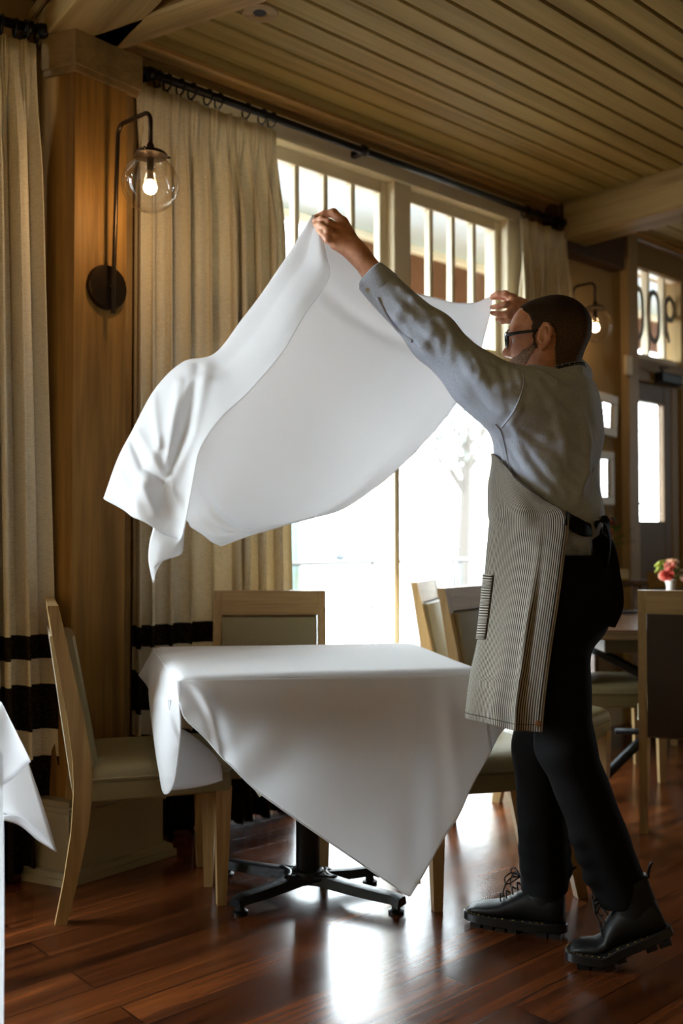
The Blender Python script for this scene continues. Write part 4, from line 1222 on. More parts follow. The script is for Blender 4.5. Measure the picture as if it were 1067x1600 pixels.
def np_mesh(name, parts, mat, parent=None, org=(0, 0, 0)):
    vs, fs, n = [], [], 0
    for v, f in parts:
        vs.append(v - np.array(org)); fs.append(f + n); n += len(v)
    me = bpy.data.meshes.new(name)
    V2 = np.concatenate(vs); F2 = np.concatenate(fs)
    me.vertices.add(len(V2)); me.vertices.foreach_set('co', V2.astype(np.float32).ravel())
    me.loops.add(F2.size); me.loops.foreach_set('vertex_index', F2.astype(np.int32).ravel())
    me.polygons.add(len(F2)); me.polygons.foreach_set('loop_start', np.arange(0, F2.size, 4, dtype=np.int32))
    me.update(calc_edges=True); me.validate()
    me.polygons.foreach_set('use_smooth', np.ones(len(me.polygons), bool))
    if mat: me.materials.append(mat)
    o = bpy.data.objects.new(name, me); COL.objects.link(o)
    if parent: o.parent = parent
    WORLDLOC[o] = Vector(org)
    return o
def hit(f, x, y, d0=2.0, d1=3.6, off=0.0):
    """first point of the implicit surface seen through a pixel"""
    r = ray(x, y); r = r / r.y; p = CAMP + r * d0; t = d0
    for _ in range(120):
        v = float(f(np.array([[p.x, p.y, p.z]]))[0]) - off
        if v < .0006: return p.copy()
        t += max(v * .8, .0006); p = CAMP + r * t
        if t > d1: return None
    return p
def fvec(p): return np.array(tuple(p), float)

# ------------------------------------------------------------------ the man
HD = Vector((-math.cos(math.radians(28)), math.sin(math.radians(28)), 0))        # chest heading
LT = Vector((-HD.y, HD.x, 0)) ; LT = Vector((HD.y * -1, HD.x, 0))                # his left, towards the camera
if LT.y > 0: LT = -LT
Rb = np.array([tuple(HD), tuple(LT), (0, 0, 1)])
TC = P(853, 690, 2.70)                                       # chest centre
shL = P(812, 612, 2.545); shR = TC + LT * -.18 + Z * .13
elL, wrL = P(676, 527, 2.56), P(565, 410, 2.575)
elR, wrR = P(893, 590, 3.12), P(818, 486, 3.08)
hipc = P(873, 905, 2.70)
hipL, hipR = hipc + LT * .085 - Z * .02, hipc - LT * .085 - Z * .02
knL, anL = P(883, 1165, 2.56), P(955, 1400, 2.63)
knR, anR = P(842, 1170, 2.76), P(851, 1385, 2.80)
neck0, neck1 = P(868, 590, 2.70), P(862, 545, 2.735)

# --- head frame
HH = Vector((-math.cos(math.radians(17)), math.sin(math.radians(17)), -.06)).normalized()
HL = Vector((HH.y, -HH.x, 0)).normalized()
if HL.y > 0: HL = -HL
HU = HL.cross(HH) if HL.cross(HH).z > 0 else HH.cross(HL)
HO = P(845, 526, 2.665) - HL * .074                           # between the ears
Rh = np.array([tuple(HH), tuple(HL), tuple(HU)])
def hp(x, y, z): return HO + HH * x + HL * y + HU * z
SK = SDF()
SK.u(sd_ell(hp(-.030, 0, .032), (.102, .077, .092), Rh), .01)
SK.u(sd_ell(hp(.030, 0, .030), (.062, .066, .075), Rh), .03)
SK.u(sd_ell(hp(.040, 0, -.030), (.050, .056, .075), Rh), .03)
for sg in (-1, 1):
    SK.u(sd_rc(hp(-.005, sg * .058, -.045), hp(.060, sg * .022, -.092), .022, .020), .03)
    SK.u(sd_ell(hp(.055, sg * .044, -.018), (.026, .020, .022), Rh), .02)
    SK.u(sd_rc(hp(.083, sg * .012, .030), hp(.068, sg * .050, .030), .011, .010), .02)
SK.u(sd_ell(hp(.076, 0, -.094), (.020, .024, .018), Rh), .025)
SK.u(sd_rc(hp(.086, 0, .016), hp(.106, 0, -.020), .008, .011), .014)
for sg in (-1, 1): SK.u(sd_ell(hp(.096, sg * .012, -.024), (.011, .009, .008), Rh), .01)
SK.u(sd_ell(hp(.085, 0, -.053), (.012, .024, .007), Rh), .010)
SK.u(sd_ell(hp(.083, 0, -.066), (.012, .022, .008), Rh), .010)
SK.sub(sd_rc(hp(.100, -.02, -.0595), hp(.100, .02, -.0595), .004, .004), .006)
for sg in (-1, 1):
    SK.sub(sd_ell(hp(.092, sg * .033, .008), (.016, .020, .012), Rh), .015)
    SK.u(sd_ell(hp(.071, sg * .032, .006), (.012, .013, .0115), Rh), .004)
SK.u(sd_rc(hp(-.040, 0, -.045), neck0, .058, .062), .03)
SK.u(sd_rc(hp(.0, .045, -.06), neck0 + LT * .05 + HD * .03, .016, .02), .03)
ear = SDF()
Re = np.array([tuple(HH), tuple(HL), tuple(HU)])
def earf(sg):
    e = SDF()
    def ep(x, z, o=0.0): return hp(-.010 + x - .1 * z, sg * (.079 + .010 * max(0, .5 - x / .03) + o), -.002 + z)
    e.u(sd_ell(ep(0, 0), (.017, .006, .030), Rh), .004)
    hx_ = [(.014, -.006), (.012, .016), (.004, .029), (-.008, .031), (-.016, .020), (-.018, .004), (-.013, -.014), (-.004, -.028), (.006, -.034), (.010, -.026)]
    for (xa, za), (xb, zb_) in zip(hx_[:-1], hx_[1:]): e.u(sd_rc(ep(xa, za, .004), ep(xb, zb_, .004), .0046, .0046), .003)
    e.u(sd_ell(ep(.002, -.030, .002), (.008, .006, .008), Rh), .004)
    an_ = [(.002, .020), (-.007, .012), (-.009, -.002), (-.004, -.016)]
    for (xa, za), (xb, zb_) in zip(an_[:-1], an_[1:]): e.u(sd_rc(ep(xa, za, .004), ep(xb, zb_, .004), .0034, .0034), .003)
    e.sub(sd_ell(ep(.003, -.004, .012), (.007, .009, .011), Rh), .004)
    e.u(sd_ell(ep(.013, -.006, .002), (.005, .006, .008), Rh), .004)
    return e
for sg in (-1, 1): SK.u(earf(sg), .004)
# torso and limbs of the body underneath the clothes
BD = SDF()
BD.u(sd_rc(neck0, TC + Z * .10, .058, .10), .04)
BD.u(sd_ell(TC, (.105, .145, .20), Rb), .05)
BD.u(sd_ell(hipc + Z * .12, (.10, .13, .16), Rb), .06)
for a, b, r0, r1 in ((shL, elL, .045, .036), (elL, wrL, .036, .024), (shR, elR, .045, .036), (elR, wrR, .036, .024), (TC + Z * .12, shL, .07, .05), (TC + Z * .12, shR, .07, .05),
                     (hipL, knL, .06, .036), (knL, knL.lerp(anL, .8), .036, .03), (hipR, knR, .06, .036), (knR, knR.lerp(anR, .8), .036, .03), (hipL, hipR, .08, .08)):
    BD.u(sd_rc(a, b, r0, r1), .03)
# --- hands: chains in pixels and depth
def chain(f, pts, rs_, k=.006):
    for i in range(len(pts) - 1): f.u(sd_rc(P(*pts[i]), P(*pts[i + 1]), rs_[i], rs_[i + 1]), k)
HLn = SDF()
chain(HLn, [(584, 428, 2.572), (566, 405, 2.575), (556, 392, 2.578)], [.031, .027, .028], .01)
for q in ((536, 348, 2.600), (531, 358, 2.583), (525, 370, 2.572), (525, 382, 2.572)):
    HLn.u(sd_rc(P(560, 398, 2.578), P(*q), .021, .0155), .014)
chain(HLn, [(536, 348, 2.600), (521, 333, 2.606), (506, 335, 2.610), (494, 339, 2.612)], [.0135, .0115, .0095, .0075], .006)
chain(HLn, [(531, 358, 2.583), (514, 349, 2.575), (503, 343, 2.588), (492, 345, 2.600)], [.0135, .0112, .0095, .0075], .006)
chain(HLn, [(525, 370, 2.572), (512, 361, 2.563), (502, 352, 2.575), (493, 351, 2.592)], [.013, .0108, .009, .0075], .006)
chain(HLn, [(525, 382, 2.572), (512, 374, 2.562), (503, 364, 2.570), (497, 359, 2.585)], [.012, .0095, .008, .007], .006)
chain(HLn, [(556, 386, 2.610), (535, 366, 2.640), (515, 350, 2.640), (498, 345, 2.622)], [.018, .013, .0105, .008], .008)
HRn = SDF()
chain(HRn, [(836, 500, 3.09), (818, 484, 3.08), (812, 478, 3.075)], [.030, .027, .026], .01)
for q in ((800, 466, 3.07), (801, 474, 3.055), (801, 483, 3.05), (803, 491, 3.05)):
    HRn.u(sd_rc(P(815, 481, 3.078), P(*q), .020, .0145), .012)
chain(HRn, [(800, 466, 3.07), (789, 459, 3.065), (778, 459, 3.07), (769, 463, 3.085)], [.013, .0105, .009, .0075], .006)
chain(HRn, [(801, 474, 3.055), (789, 476, 3.04), (778, 479, 3.045), (769, 480, 3.06)], [.0125, .0105, .009, .0075], .005)
chain(HRn, [(801, 484, 3.05), (790, 491, 3.035), (779, 491, 3.04), (769, 489, 3.05)], [.0125, .010, .0088, .0075], .005)
chain(HRn, [(803, 491, 3.05), (794, 501, 3.04), (785, 502, 3.045), (777, 499, 3.055)], [.0115, .009, .008, .007], .005)
chain(HRn, [(812, 473, 3.10), (797, 466, 3.115), (782, 463, 3.11), (769, 465, 3.098)], [.017, .0125, .0105, .008], .008)
def bbox(pts, m):
    A = np.array([tuple(p) for p in pts]); return A.min(0) - m, A.max(0) + m
# --- shirt
ST = SDF()
ST.u(sd_ell(TC + HD * .0 - Z * .01, (.140, .178, .235), Rb), .05)
ST.u(sd_ell(TC - HD * .035 + Z * .06, (.108, .175, .165), Rb), .05)                     # upper back
ST.u(sd_ell(P(848, 792, 2.70), (.140, .165, .13), Rb), .07)                                # belly, bloused
ST.u(sd_ell(P(872, 805, 2.70), (.118, .155, .085), Rb), .05)
ST.u(sd_ell(P(880, 850, 2.70), (.098, .145, .085), Rb), .05)
ST.u(sd_rc(neck0 - Z * .035 - HD * .005, shL - Z * .012 - LT * .03 + HD * -.02, .066, .066), .05)          # yoke
ST.u(sd_rc(neck0 - Z * .035 - HD * .005, shR - Z * .01, .068, .068), .05)
ST.cut(sd_half(neck0 + Z * .012, (Z + HD * -.25).normalized()), .003)
ST.cut(sd_half(P(890, 874, 2.6), -Z), .003)
AL = SDF()
AL.u(sd_rc(P(808, 632, 2.56), P(745, 594, 2.55), .076, .071), .06)
AL.u(sd_rc(P(745, 594, 2.55), elL, .071, .060), .03)
AL.u(sd_rc(elL, P(570, 424, 2.572), .060, .042), .03)
AL.cut(sd_half(P(580, 431, 2.572), (wrL - elL).normalized()), .003)
AR = SDF()
AR.u(sd_rc(shR, elR, .075, .060), .05)
AR.u(sd_rc(elR, wrR.lerp(elR, .15), .056, .040), .03)
AR.cut(sd_half(wrR.lerp(elR, .26), (wrR - elR).normalized()), .003)
SH = SDF()
SH.u(ST, .001); SH.u(AL, .06); SH.u(AR, .05)
SH.u(sd_rc(P(812, 672, 2.60), P(788, 628, 2.56), .055, .07), .06)                               # armpit web
base_shirt = SDF(); base_shirt.ops = list(SH.ops)
ridges = []
def ridge(pts, r, h, k=.014, n=None):
    pw = []
    for x, y in pts:
        q_ = hit(base_shirt, x, y)
        if q_ is None: return
        rr_ = ray(x, y).normalized(); pw.append(q_ + rr_ * (r - h))
    for i in range(len(pw) - 1):
        ra = r * (.55 if i == 0 else 1.0); rb_ = r * (.55 if i == len(pw) - 2 else 1.0)
        ridges.append((sd_rc(pw[i], pw[i + 1], ra, rb_), k))
# folds seen on the photograph, as soft ridges of cloth
for pts, r, h in (
    ([(800, 690), (830, 735), (858, 770), (878, 800)], .011, .006),
    ([(806, 668), (838, 705), (872, 740), (900, 765)], .010, .004),
    ([(815, 662), (850, 682), (890, 705)], .012, .004),
    ([(795, 705), (815, 745), (832, 765)], .010, .005),
    ([(782, 690), (792, 720), (800, 742)], .008, .004),
    ([(752, 580), (770, 615), (784, 642)], .011, .006),
    ([(772, 578), (784, 610), (790, 642)], .010, .006),
    ([(790, 574), (798, 605), (799, 640)], .009, .005),
    ([(735, 555), (748, 590), (770, 635)], .012, .006),
    ([(806, 580), (812, 600), (808, 640), (796, 662)], .006, .004),
    ([(648, 505), (675, 520), (700, 515)], .013, .006),
    ([(640, 520), (662, 540), (672, 552)], .012, .006),
    ([(690, 500), (705, 530), (705, 560)], .014, .007),
    ([(615, 470), (628, 482), (645, 494)], .009, .005),
    ([(605, 480), (622, 496), (640, 512)], .009, .005),
    ([(625, 452), (645, 470), (668, 490)], .009, .005),
    ([(905, 640), (915, 690), (912, 740), (895, 790)], .014, .004),
    ([(840, 600), (860, 630), (885, 650)], .012, .003),
    ([(892, 830), (900, 850), (908, 866)], .009, .005),
    ([(905, 826), (915, 848), (918, 866)], .009, .005),
    ([(880, 690), (905, 720), (925, 730)], .012, .003),
    ([(812, 700), (836, 745), (850, 776)], .006, .0035), ([(806, 690), (822, 728), (838, 768)], .006, .003), ([(822, 690), (856, 735), (884, 772)], .006, .003),
    ([(800, 655), (812, 690), (826, 720)], .006, .003), ([(835, 690), (870, 725), (905, 745)], .007, .003), ([(762, 572), (776, 606), (786, 640)], .006, .003),
    ([(744, 566), (760, 602), (778, 640)], .006, .003), ([(715, 545), (735, 580), (758, 620)], .008, .003), ([(672, 505), (688, 530), (690, 552)], .007, .003),
    ([(866, 640), (878, 690), (884, 730)], .010, .003), ([(842, 580), (866, 600), (890, 606)], .008, .003)):
    ridge(pts, r, h)
for f, k in ridges: SH.u(f, k)
def wob(p):
    return .0022 * np.sin(38 * p[:, 0] + 21 * p[:, 2] + 2 * np.sin(17 * p[:, 1])) * np.sin(31 * p[:, 2] - 24 * p[:, 1])
SH.disp(wob)
# --- trousers
TR = SDF()
TR.u(sd_ell(hipc + Z * .0 - HD * .02, (.135, .162, .13), Rb), .05)
TR.u(sd_ell(P(888, 880, 2.70), (.112, .150, .05), Rb), .04)
TR.u(sd_ell(P(905, 950, 2.66), (.085, .12, .11), Rb), .05)
TR.u(sd_rc(hipL, knL, .098, .072), .05)
TR.u(sd_rc(knL, P(974, 1402, 2.63), .072, .071), .03)
TR.u(sd_rc(hipR, knR, .098, .070), .05)
TR.u(sd_rc(knR, P(852, 1392, 2.80), .070, .066), .03)
for (a, b) in ((knL, anL), (knR, anR)):
    for q in range(3):
        c = a.lerp(b, .62 + .13 * q); TR.u(sd_rc(c - LT * .04 - HD * .05, c + LT * .05 + HD * .03 + Z * .012, .02, .02), .03)
TR.disp(lambda p: .0018 * np.sin(30 * p[:, 2] + 26 * p[:, 0]) * np.sin(27 * p[:, 2] - 30 * p[:, 1]))
TR.cut(sd_half(P(890, 868, 2.6), Z), .003)
dL = (anL - knL).normalized(); dR = (anR - knR).normalized()
TRl = SDF()
# --- build meshes
FOOT = Vector((.60, 2.70, 0))
skin_m, nt, b = newmat('skin')
tc = nd(nt, 'ShaderNodeTexCoord'); n1 = nd(nt, 'ShaderNodeTexNoise', Scale=38.0, Detail=6.0); nt.links.new(tc.outputs['Object'], n1.inputs['Vector'])
nt.links.new(ramp(nt, n1.outputs[0], [(.3, srgb(194, 132, 102)), (.7, srgb(224, 168, 134))]), b.inputs['Base Color'])
b.inputs['Roughness'].default_value = .48; b.inputs['Subsurface Weight'].default_value = .12; b.inputs['Subsurface Radius'].default_value = (.012, .005, .003); b.inputs['Subsurface Scale'].default_value = .5
bu = nd(nt, 'ShaderNodeBump', Strength=.25, Distance=.0015); n2 = nd(nt, 'ShaderNodeTexNoise', Scale=160.0, Detail=4.0); nt.links.new(tc.outputs['Object'], n2.inputs['Vector'])
nt.links.new(n2.outputs[0], bu.inputs['Height']); nt.links.new(bu.outputs[0], b.inputs['Normal'])

lo, hi = bbox([hp(.12, 0, 0), hp(-.14, 0, 0), hp(0, .1, .13), hp(0, -.1, -.13), neck0 - Z * .06], .03)
head = surfnets(SK, lo, hi, .0028)
lo, hi = bbox([P(485, 325, 2.55), P(605, 450, 2.68)], .02); lo[1], hi[1] = 2.51, 2.70
handL = surfnets(HLn, lo, hi, .0022)
lo, hi = bbox([P(760, 450, 3.0), P(845, 512, 3.16)], .015)
handR = surfnets(HRn, lo, hi, .0024)
allp = [shL, shR, elL, wrL, elR, wrR, hipL, hipR, knL, anL, knR, anR, neck0]
lo, hi = bbox(allp, .16)
torso = surfnets(BD, lo, hi, .014)
man = np_mesh('person', [(smooth_mesh(*head, 1), head[1]), (smooth_mesh(*handL, 1), handL[1]), (smooth_mesh(*handR, 1), handR[1]), torso], skin_m, None, FOOT)
man.location = FOOT
tag(man, 'man in grey shirt, striped apron and black trousers flinging out a white tablecloth', 'person')
WORLDLOC[man] = FOOT

shirt_m, nt, b = newmat('grey_blue_shirting')
tc = nd(nt, 'ShaderNodeTexCoord'); wv_ = nd(nt, 'ShaderNodeTexNoise', Scale=420.0, Detail=2.0); nt.links.new(tc.outputs['Object'], wv_.inputs['Vector'])
nt.links.new(ramp(nt, wv_.outputs[0], [(.35, srgb(170, 182, 204)), (.65, srgb(196, 207, 226))]), b.inputs['Base Color'])
b.inputs['Roughness'].default_value = .8; b.inputs['Specular IOR Level'].default_value = .2; b.inputs['Sheen Weight'].default_value = .15
n3 = nd(nt, 'ShaderNodeTexNoise', Scale=16.0, Detail=3.0, Distortion=1.2); nt.links.new(tc.outputs['Object'], n3.inputs['Vector'])
bu = nd(nt, 'ShaderNodeBump', Strength=.25, Distance=.012); nt.links.new(n3.outputs[0], bu.inputs['Height']); nt.links.new(bu.outputs[0], b.inputs['Normal'])
lo, hi = bbox([shL, shR, wrL, wrR, elR, P(880, 880, 2.7), P(935, 700, 2.7), P(760, 700, 2.7), neck0], .12)
lo[2] = P(880, 884, 2.7).z
sh = surfnets(SH, lo, hi, .0052)
shirt = np_mesh('shirt', [(smooth_mesh(*sh, 1), sh[1])], shirt_m, man, FOOT)
# cuff with button, sleeve placket, seams, collar
def ringpts(c, n, r, k=28, sq=1.0, e=None):
    n = Vector(n).normalized(); e = (e or n.orthogonal()).normalized(); e = (e - n * e.dot(n)).normalized(); g = n.cross(e)
    return [Vector(c) + (e * math.cos(2 * math.pi * q / k) + g * sq * math.sin(2 * math.pi * q / k)) * r for q in range(k)]
ca, cb_ = P(577.5, 428, 2.572), P(602, 452, 2.570)
cn_ = (ca - cb_).normalized()
m = MB(); m.loft([ringpts(cb_, cn_, .046, e=Vector((0, 1, 0))), ringpts(cb_ + cn_ * .004, cn_, .0485, e=Vector((0, 1, 0))), ringpts(ca - cn_ * .004, cn_, .0425, e=Vector((0, 1, 0))), ringpts(ca, cn_, .040, e=Vector((0, 1, 0))), ringpts(ca, cn_, .036, e=Vector((0, 1, 0))), ringpts(ca - cn_ * .03, cn_, .036, e=Vector((0, 1, 0)))], True, False)
cuff = m.build('cuff', shirt_m, shirt, True, 60)
ca2, cb2 = wrR.lerp(elR, .22), wrR.lerp(elR, .45); cn2 = (ca2 - cb2).normalized()
m = MB(); m.loft([ringpts(cb2, cn2, .048), ringpts(ca2 - cn2 * .004, cn2, .041), ringpts(ca2, cn2, .039), ringpts(ca2 - cn2 * .02, cn2, .035)], True, False); m.build('cuff', shirt_m, shirt, True, 60)
BTN = plain('pearl_button', srgb(214, 210, 198), .3)
cuffsd = sd_rc(cb_, ca, .048, .0415)
for (x, y, ff_) in ((574.5, 452.5, lambda p: np.minimum(cuffsd(p), SH(p))), (602, 487, SH)):
    q_ = hit(ff_, x, y)
    if q_ is not None:
        rr_ = -ray(x, y).normalized(); m = MB(); m.lathe([(.0, -.002), (.0058, -.002), (.0064, .001), (.0055, .0028), (.0035, .0018), (.0, .0018)], q_, (rr_ + Vector((-.2, 0, -.35))).normalized(), 16); m.build('button', BTN, shirt, True, 50)
def strip(pts, name, mat, parent, r, f=SH, sink=.3, n=40):
    pw = []
    for x, y in cr([(a, b, 0) for a, b in pts], n)[:, :2]:
        q_ = hit(f, x, y)
        if q_ is not None: pw.append(q_ - ray(x, y).normalized() * (r * (.5 - sink)))
    if len(pw) < 3: return None
    m = MB(); m.tube(pw, r, 6); return m.build(name, mat, parent, True)
strip([(816, 578), (818, 600), (808, 632), (794, 655), (783, 668)], 'armhole_seam', shirt_m, shirt, .0022, sink=.75)
strip([(774, 663), (783, 676), (790, 705), (797, 738)], 'side_seam', shirt_m, shirt, .002)
strip([(590, 465), (603, 490), (622, 516), (644, 533)], 'sleeve_placket', shirt_m, shirt, .005)
# collar: a standing band and a printed lining edge at the back of the neck
def neck_ring(z, r, e=1.0, sh_=0.0, k=36, lift=.02):
    out = []
    for q in range(k):
        a = 2 * math.pi * q / k; d = HD * math.cos(a) * e + LT * math.sin(a)
        out.append(neck0 + d * r + Z * (z - lift * math.cos(a)) + HD * sh_)
    return out
m = MB(); m.loft([neck_ring(-.045, .090, 1.05, -.004), neck_ring(-.016, .077, 1.02, -.006), neck_ring(.014, .070, 1.0, -.008), neck_ring(.017, .067, 1, -.008), neck_ring(.0, .066, 1, -.008)], True, False)
collar = m.build('collar', shirt_m, shirt, True, 70)
prm, nt, b = newmat('printed_lining')
tc = nd(nt, 'ShaderNodeTexCoord'); vo = nd(nt, 'ShaderNodeTexVoronoi', Scale=150.0); nt.links.new(tc.outputs['Object'], vo.inputs['Vector'])
nt.links.new(ramp(nt, vo.outputs['Distance'], [(.2, srgb(190, 195, 205)), (.35, srgb(30, 32, 40))]), b.inputs['Base Color']); b.inputs['Roughness'].default_value = .8
ra_, rb2 = neck_ring(.006, .0728, 1.0, -.008), neck_ring(.0155, .0706, 1.0, -.008)
sel = [q for q in range(36) if math.cos(2 * math.pi * q / 36 - math.radians(150)) > .55]
m = MB(); m.loft([[ra_[q] for q in sel], [rb2[q] for q in sel]], False, False); m.build('lining_edge', prm, collar, True, solid=.001)

# trousers
tr_m = plain('black_twill', srgb(15, 15, 17), .85, 0, .2, 300, .2, .1)
def cutleg(p):
    a = (p - V_(P(958, 1412, 2.63))) @ V_(Vector((.25, 0, -1)).normalized()); c = (p - V_(P(852, 1402, 2.80))) @ np.array([0, 0, -1.0])
    return np.where(p[:, 1] * .5 + p[:, 0] < (P(900, 1390, 2.70).x + 1.35), c, a)
TR.cut(cutleg, .003)
lo, hi = bbox([hipL, hipR, knL, knR, P(958, 1400, 2.63), P(852, 1400, 2.8), P(890, 860, 2.7)], .14); lo[2] = P(880, 1430, 2.63).z
tr = surfnets(TR, lo, hi, .0065)
trs = np_mesh('trousers', [(smooth_mesh(*tr, 2), tr[1])], tr_m, man, FOOT)
# belt loops and belt
blt = plain('black_belt', srgb(14, 13, 13), .4)
def around(c, rx, ry, z0, z1, a0=0, a1=360, k=60, th=.004):
    G = []
    for zz_ in (z0, z1):
        G.append([Vector(c) + HD * (rx * math.cos(math.radians(a0 + (a1 - a0) * q / k))) + LT * (ry * math.sin(math.radians(a0 + (a1 - a0) * q / k))) + Z * zz_ for q in range(k + 1)])
    return MB().grid(G)
bc = P(888, 879, 2.70)
around(bc, .117, .155, -.018, .018).build('belt', blt, trs, True, solid=.005)

# ------------------------------------------------------------------ hair, beard, glasses
hair_m, nt, b = newmat('cropped_dark_hair')
tc = nd(nt, 'ShaderNodeTexCoord'); n1 = nd(nt, 'ShaderNodeTexNoise', Scale=700.0, Detail=3.0); nt.links.new(tc.outputs['Object'], n1.inputs['Vector'])
zs_ = nd(nt, 'ShaderNodeSeparateXYZ'); nt.links.new(tc.outputs['Object'], zs_.inputs[0])
zr_ = nd(nt, 'ShaderNodeMapRange'); zr_.inputs['From Min'].default_value = HO.z + .01; zr_.inputs['From Max'].default_value = HO.z + .085; nt.links.new(zs_.outputs[2], zr_.inputs[0])
mxh = nd(nt, 'ShaderNodeMix', data_type='RGBA'); nt.links.new(zr_.outputs[0], mxh.inputs[0])
nt.links.new(ramp(nt, n1.outputs[0], [(.38, srgb(46, 34, 26)), (.68, srgb(128, 104, 84))]), mxh.inputs[6])
nt.links.new(ramp(nt, n1.outputs[0], [(.4, srgb(28, 20, 16)), (.75, srgb(74, 56, 44))]), mxh.inputs[7])
nt.links.new(mxh.outputs[2], b.inputs['Base Color'])
b.inputs['Roughness'].default_value = .7; b.inputs['Specular IOR Level'].default_value = .25
bu = nd(nt, 'ShaderNodeBump', Strength=.9, Distance=.002); nt.links.new(n1.outputs[0], bu.inputs['Height']); nt.links.new(bu.outputs[0], b.inputs['Normal'])
def hl(p):   # head-local coordinates
    return (p - V_(HO)) @ Rh.T
def hairf(p):
    q = hl(p); d = SK(p) - .0035
    x, y, z = q[:, 0], q[:, 1], q[:, 2]; ay = np.abs(y)
    # hairline in profile: recedes at the temple, sideburn before the ear, round behind it to the nape
    front = .066 - .9 * np.maximum(0, .105 - z) ** 1.0 * (ay / .07) ** .5
    front = np.where(z > .02, np.maximum(front, .022), .022)
    front = np.where(z > .055, .022 + (z - .055) * .75, front)
    edge = x - front + .0025 * np.sin(260 * z + 90 * y) * np.sin(190 * y + 150 * x)
    low = np.where(x > -.0, -.03 - z, np.where(x > -.035, (-.02 + (x) * -1.4) * 0 + (-.018 - z), -.085 - z))
    earzone = np.where(x > -.006, .024, .032) - np.sqrt((x + .008) ** 2 + ((z + .004) * .72) ** 2) + .001 * np.sin(420 * z)
    r = np.maximum(np.maximum(edge, low), np.where(ay > .06, earzone, -1))
    return np.maximum(d, r * .8)
lo, hi = bbox([hp(.1, 0, 0), hp(-.15, 0, 0), hp(0, .1, .14), hp(0, -.1, -.11)], .02)
hr = surfnets(hairf, lo, hi, .0026)
np_mesh('hair', [(smooth_mesh(*hr, 1), hr[1])], hair_m, man, FOOT)
beard_m, nt, b = newmat('grey_brown_beard')
tc = nd(nt, 'ShaderNodeTexCoord'); n1 = nd(nt, 'ShaderNodeTexNoise', Scale=520.0, Detail=4.0); nt.links.new(tc.outputs['Object'], n1.inputs['Vector'])
nt.links.new(ramp(nt, n1.outputs[0], [(.4, srgb(104, 76, 56)), (.6, srgb(206, 172, 144))]), b.inputs['Base Color']); b.inputs['Roughness'].default_value = .8
bu = nd(nt, 'ShaderNodeBump', Strength=1.0, Distance=.003); nt.links.new(n1.outputs[0], bu.inputs['Height']); nt.links.new(bu.outputs[0], b.inputs['Normal'])
def beardf(p):
    q = hl(p); x, y, z = q[:, 0], q[:, 1], q[:, 2]; ay = np.abs(y)
    d = SK(p) - .0024 - .0012 * np.sin(900 * x) * np.sin(800 * z + 500 * y)
    top = np.where(x > .07, -.040, -.040 + (.07 - x) * .55)
    r = np.maximum(z - top + .002 * np.sin(330 * x + 200 * y), np.maximum(.012 - x, -.118 - z))
    lips = np.maximum(.010 - np.abs(z + .060), ay - .022)
    r = np.maximum(r, np.where((x > .07), np.minimum(.009 - np.abs(z + .060) , .021 - ay), -1))
    r = np.maximum(r, .014 + np.maximum(0, -.026 - z) * .75 - x + .0015 * np.sin(500 * z))
    neck = (-.100 - z) + (x - .03) * .35
    return np.maximum(d, np.maximum(r, neck) * .8)
lo, hi = bbox([hp(.12, 0, 0), hp(0, .085, .03), hp(0, -.085, -.13)], .012)
bd_ = surfnets(beardf, lo, hi, .0026)
np_mesh('beard', [(smooth_mesh(*bd_, 1), bd_[1])], beard_m, man, FOOT)
# eyebrows
for sg in (-1, 1):
    m = MB(); m.tube(cr([hp(.096, sg * .012, .032), hp(.092, sg * .030, .038), hp(.074, sg * .052, .032)], 12), [.003] * 6 + [.0022] * 6, 6); m.build('eyebrow', hair_m, man, True)
# glasses
gf = plain('black_acetate', srgb(14, 13, 14), .22, 0, .6)
gl_root = None
def rim(sg):
    pts = []
    for q in range(28):
        a = 2 * math.pi * q / 28; cx = math.copysign(abs(math.cos(a)) ** .5, math.cos(a)) * .026; cz = math.copysign(abs(math.sin(a)) ** .5, math.sin(a)) * .0185
        pts.append(hp(.103 - abs(cx + sg * .034) ** 2 * 3.2, sg * .034 + cx, .009 + cz))
    return pts
m = MB()
for sg in (-1, 1): m.tube(rim(sg), .0036, 8, closed=True)
m.tube([hp(.102, -.010, .014), hp(.106, 0, .017), hp(.102, .010, .014)], .003, 8)
for sg in (-1, 1):
    m.tube([hp(.089, sg * .061, .017), hp(.084, sg * .069, .018), hp(.06, sg * .076, .018), hp(.01, sg * .082, .017), hp(-.012, sg * .086, .014), hp(-.03, sg * .086, -.006)], [.0052, .0055, .0048, .0036, .0032, .003], 8)
gls = m.build('glasses', gf, man, True)
for sg in (-1, 1):
    r_pts = rim(sg); c = sum(r_pts, Vector()) / len(r_pts)
    m = MB(); m.add([c] + r_pts, [(0, i + 1, (i + 1) % 28 + 1) for i in range(28)]); m.build('lens', GL, gls, True)
# eyes
EY = plain('eye_white', srgb(220, 212, 204), .2); IR = plain('iris', srgb(50, 36, 26), .15)
for sg in (-1, 1):
    m = MB(); c = hp(.0735, sg * .032, .006); m.sphere(c, .0112, 16, 12); e_ = m.build('eye', EY, man, True)
    m = MB(); m.lathe([(.0, .0115), (.004, .0108), (.0055, .0095)], c, HH, 14); m.build('iris', IR, e_, True)

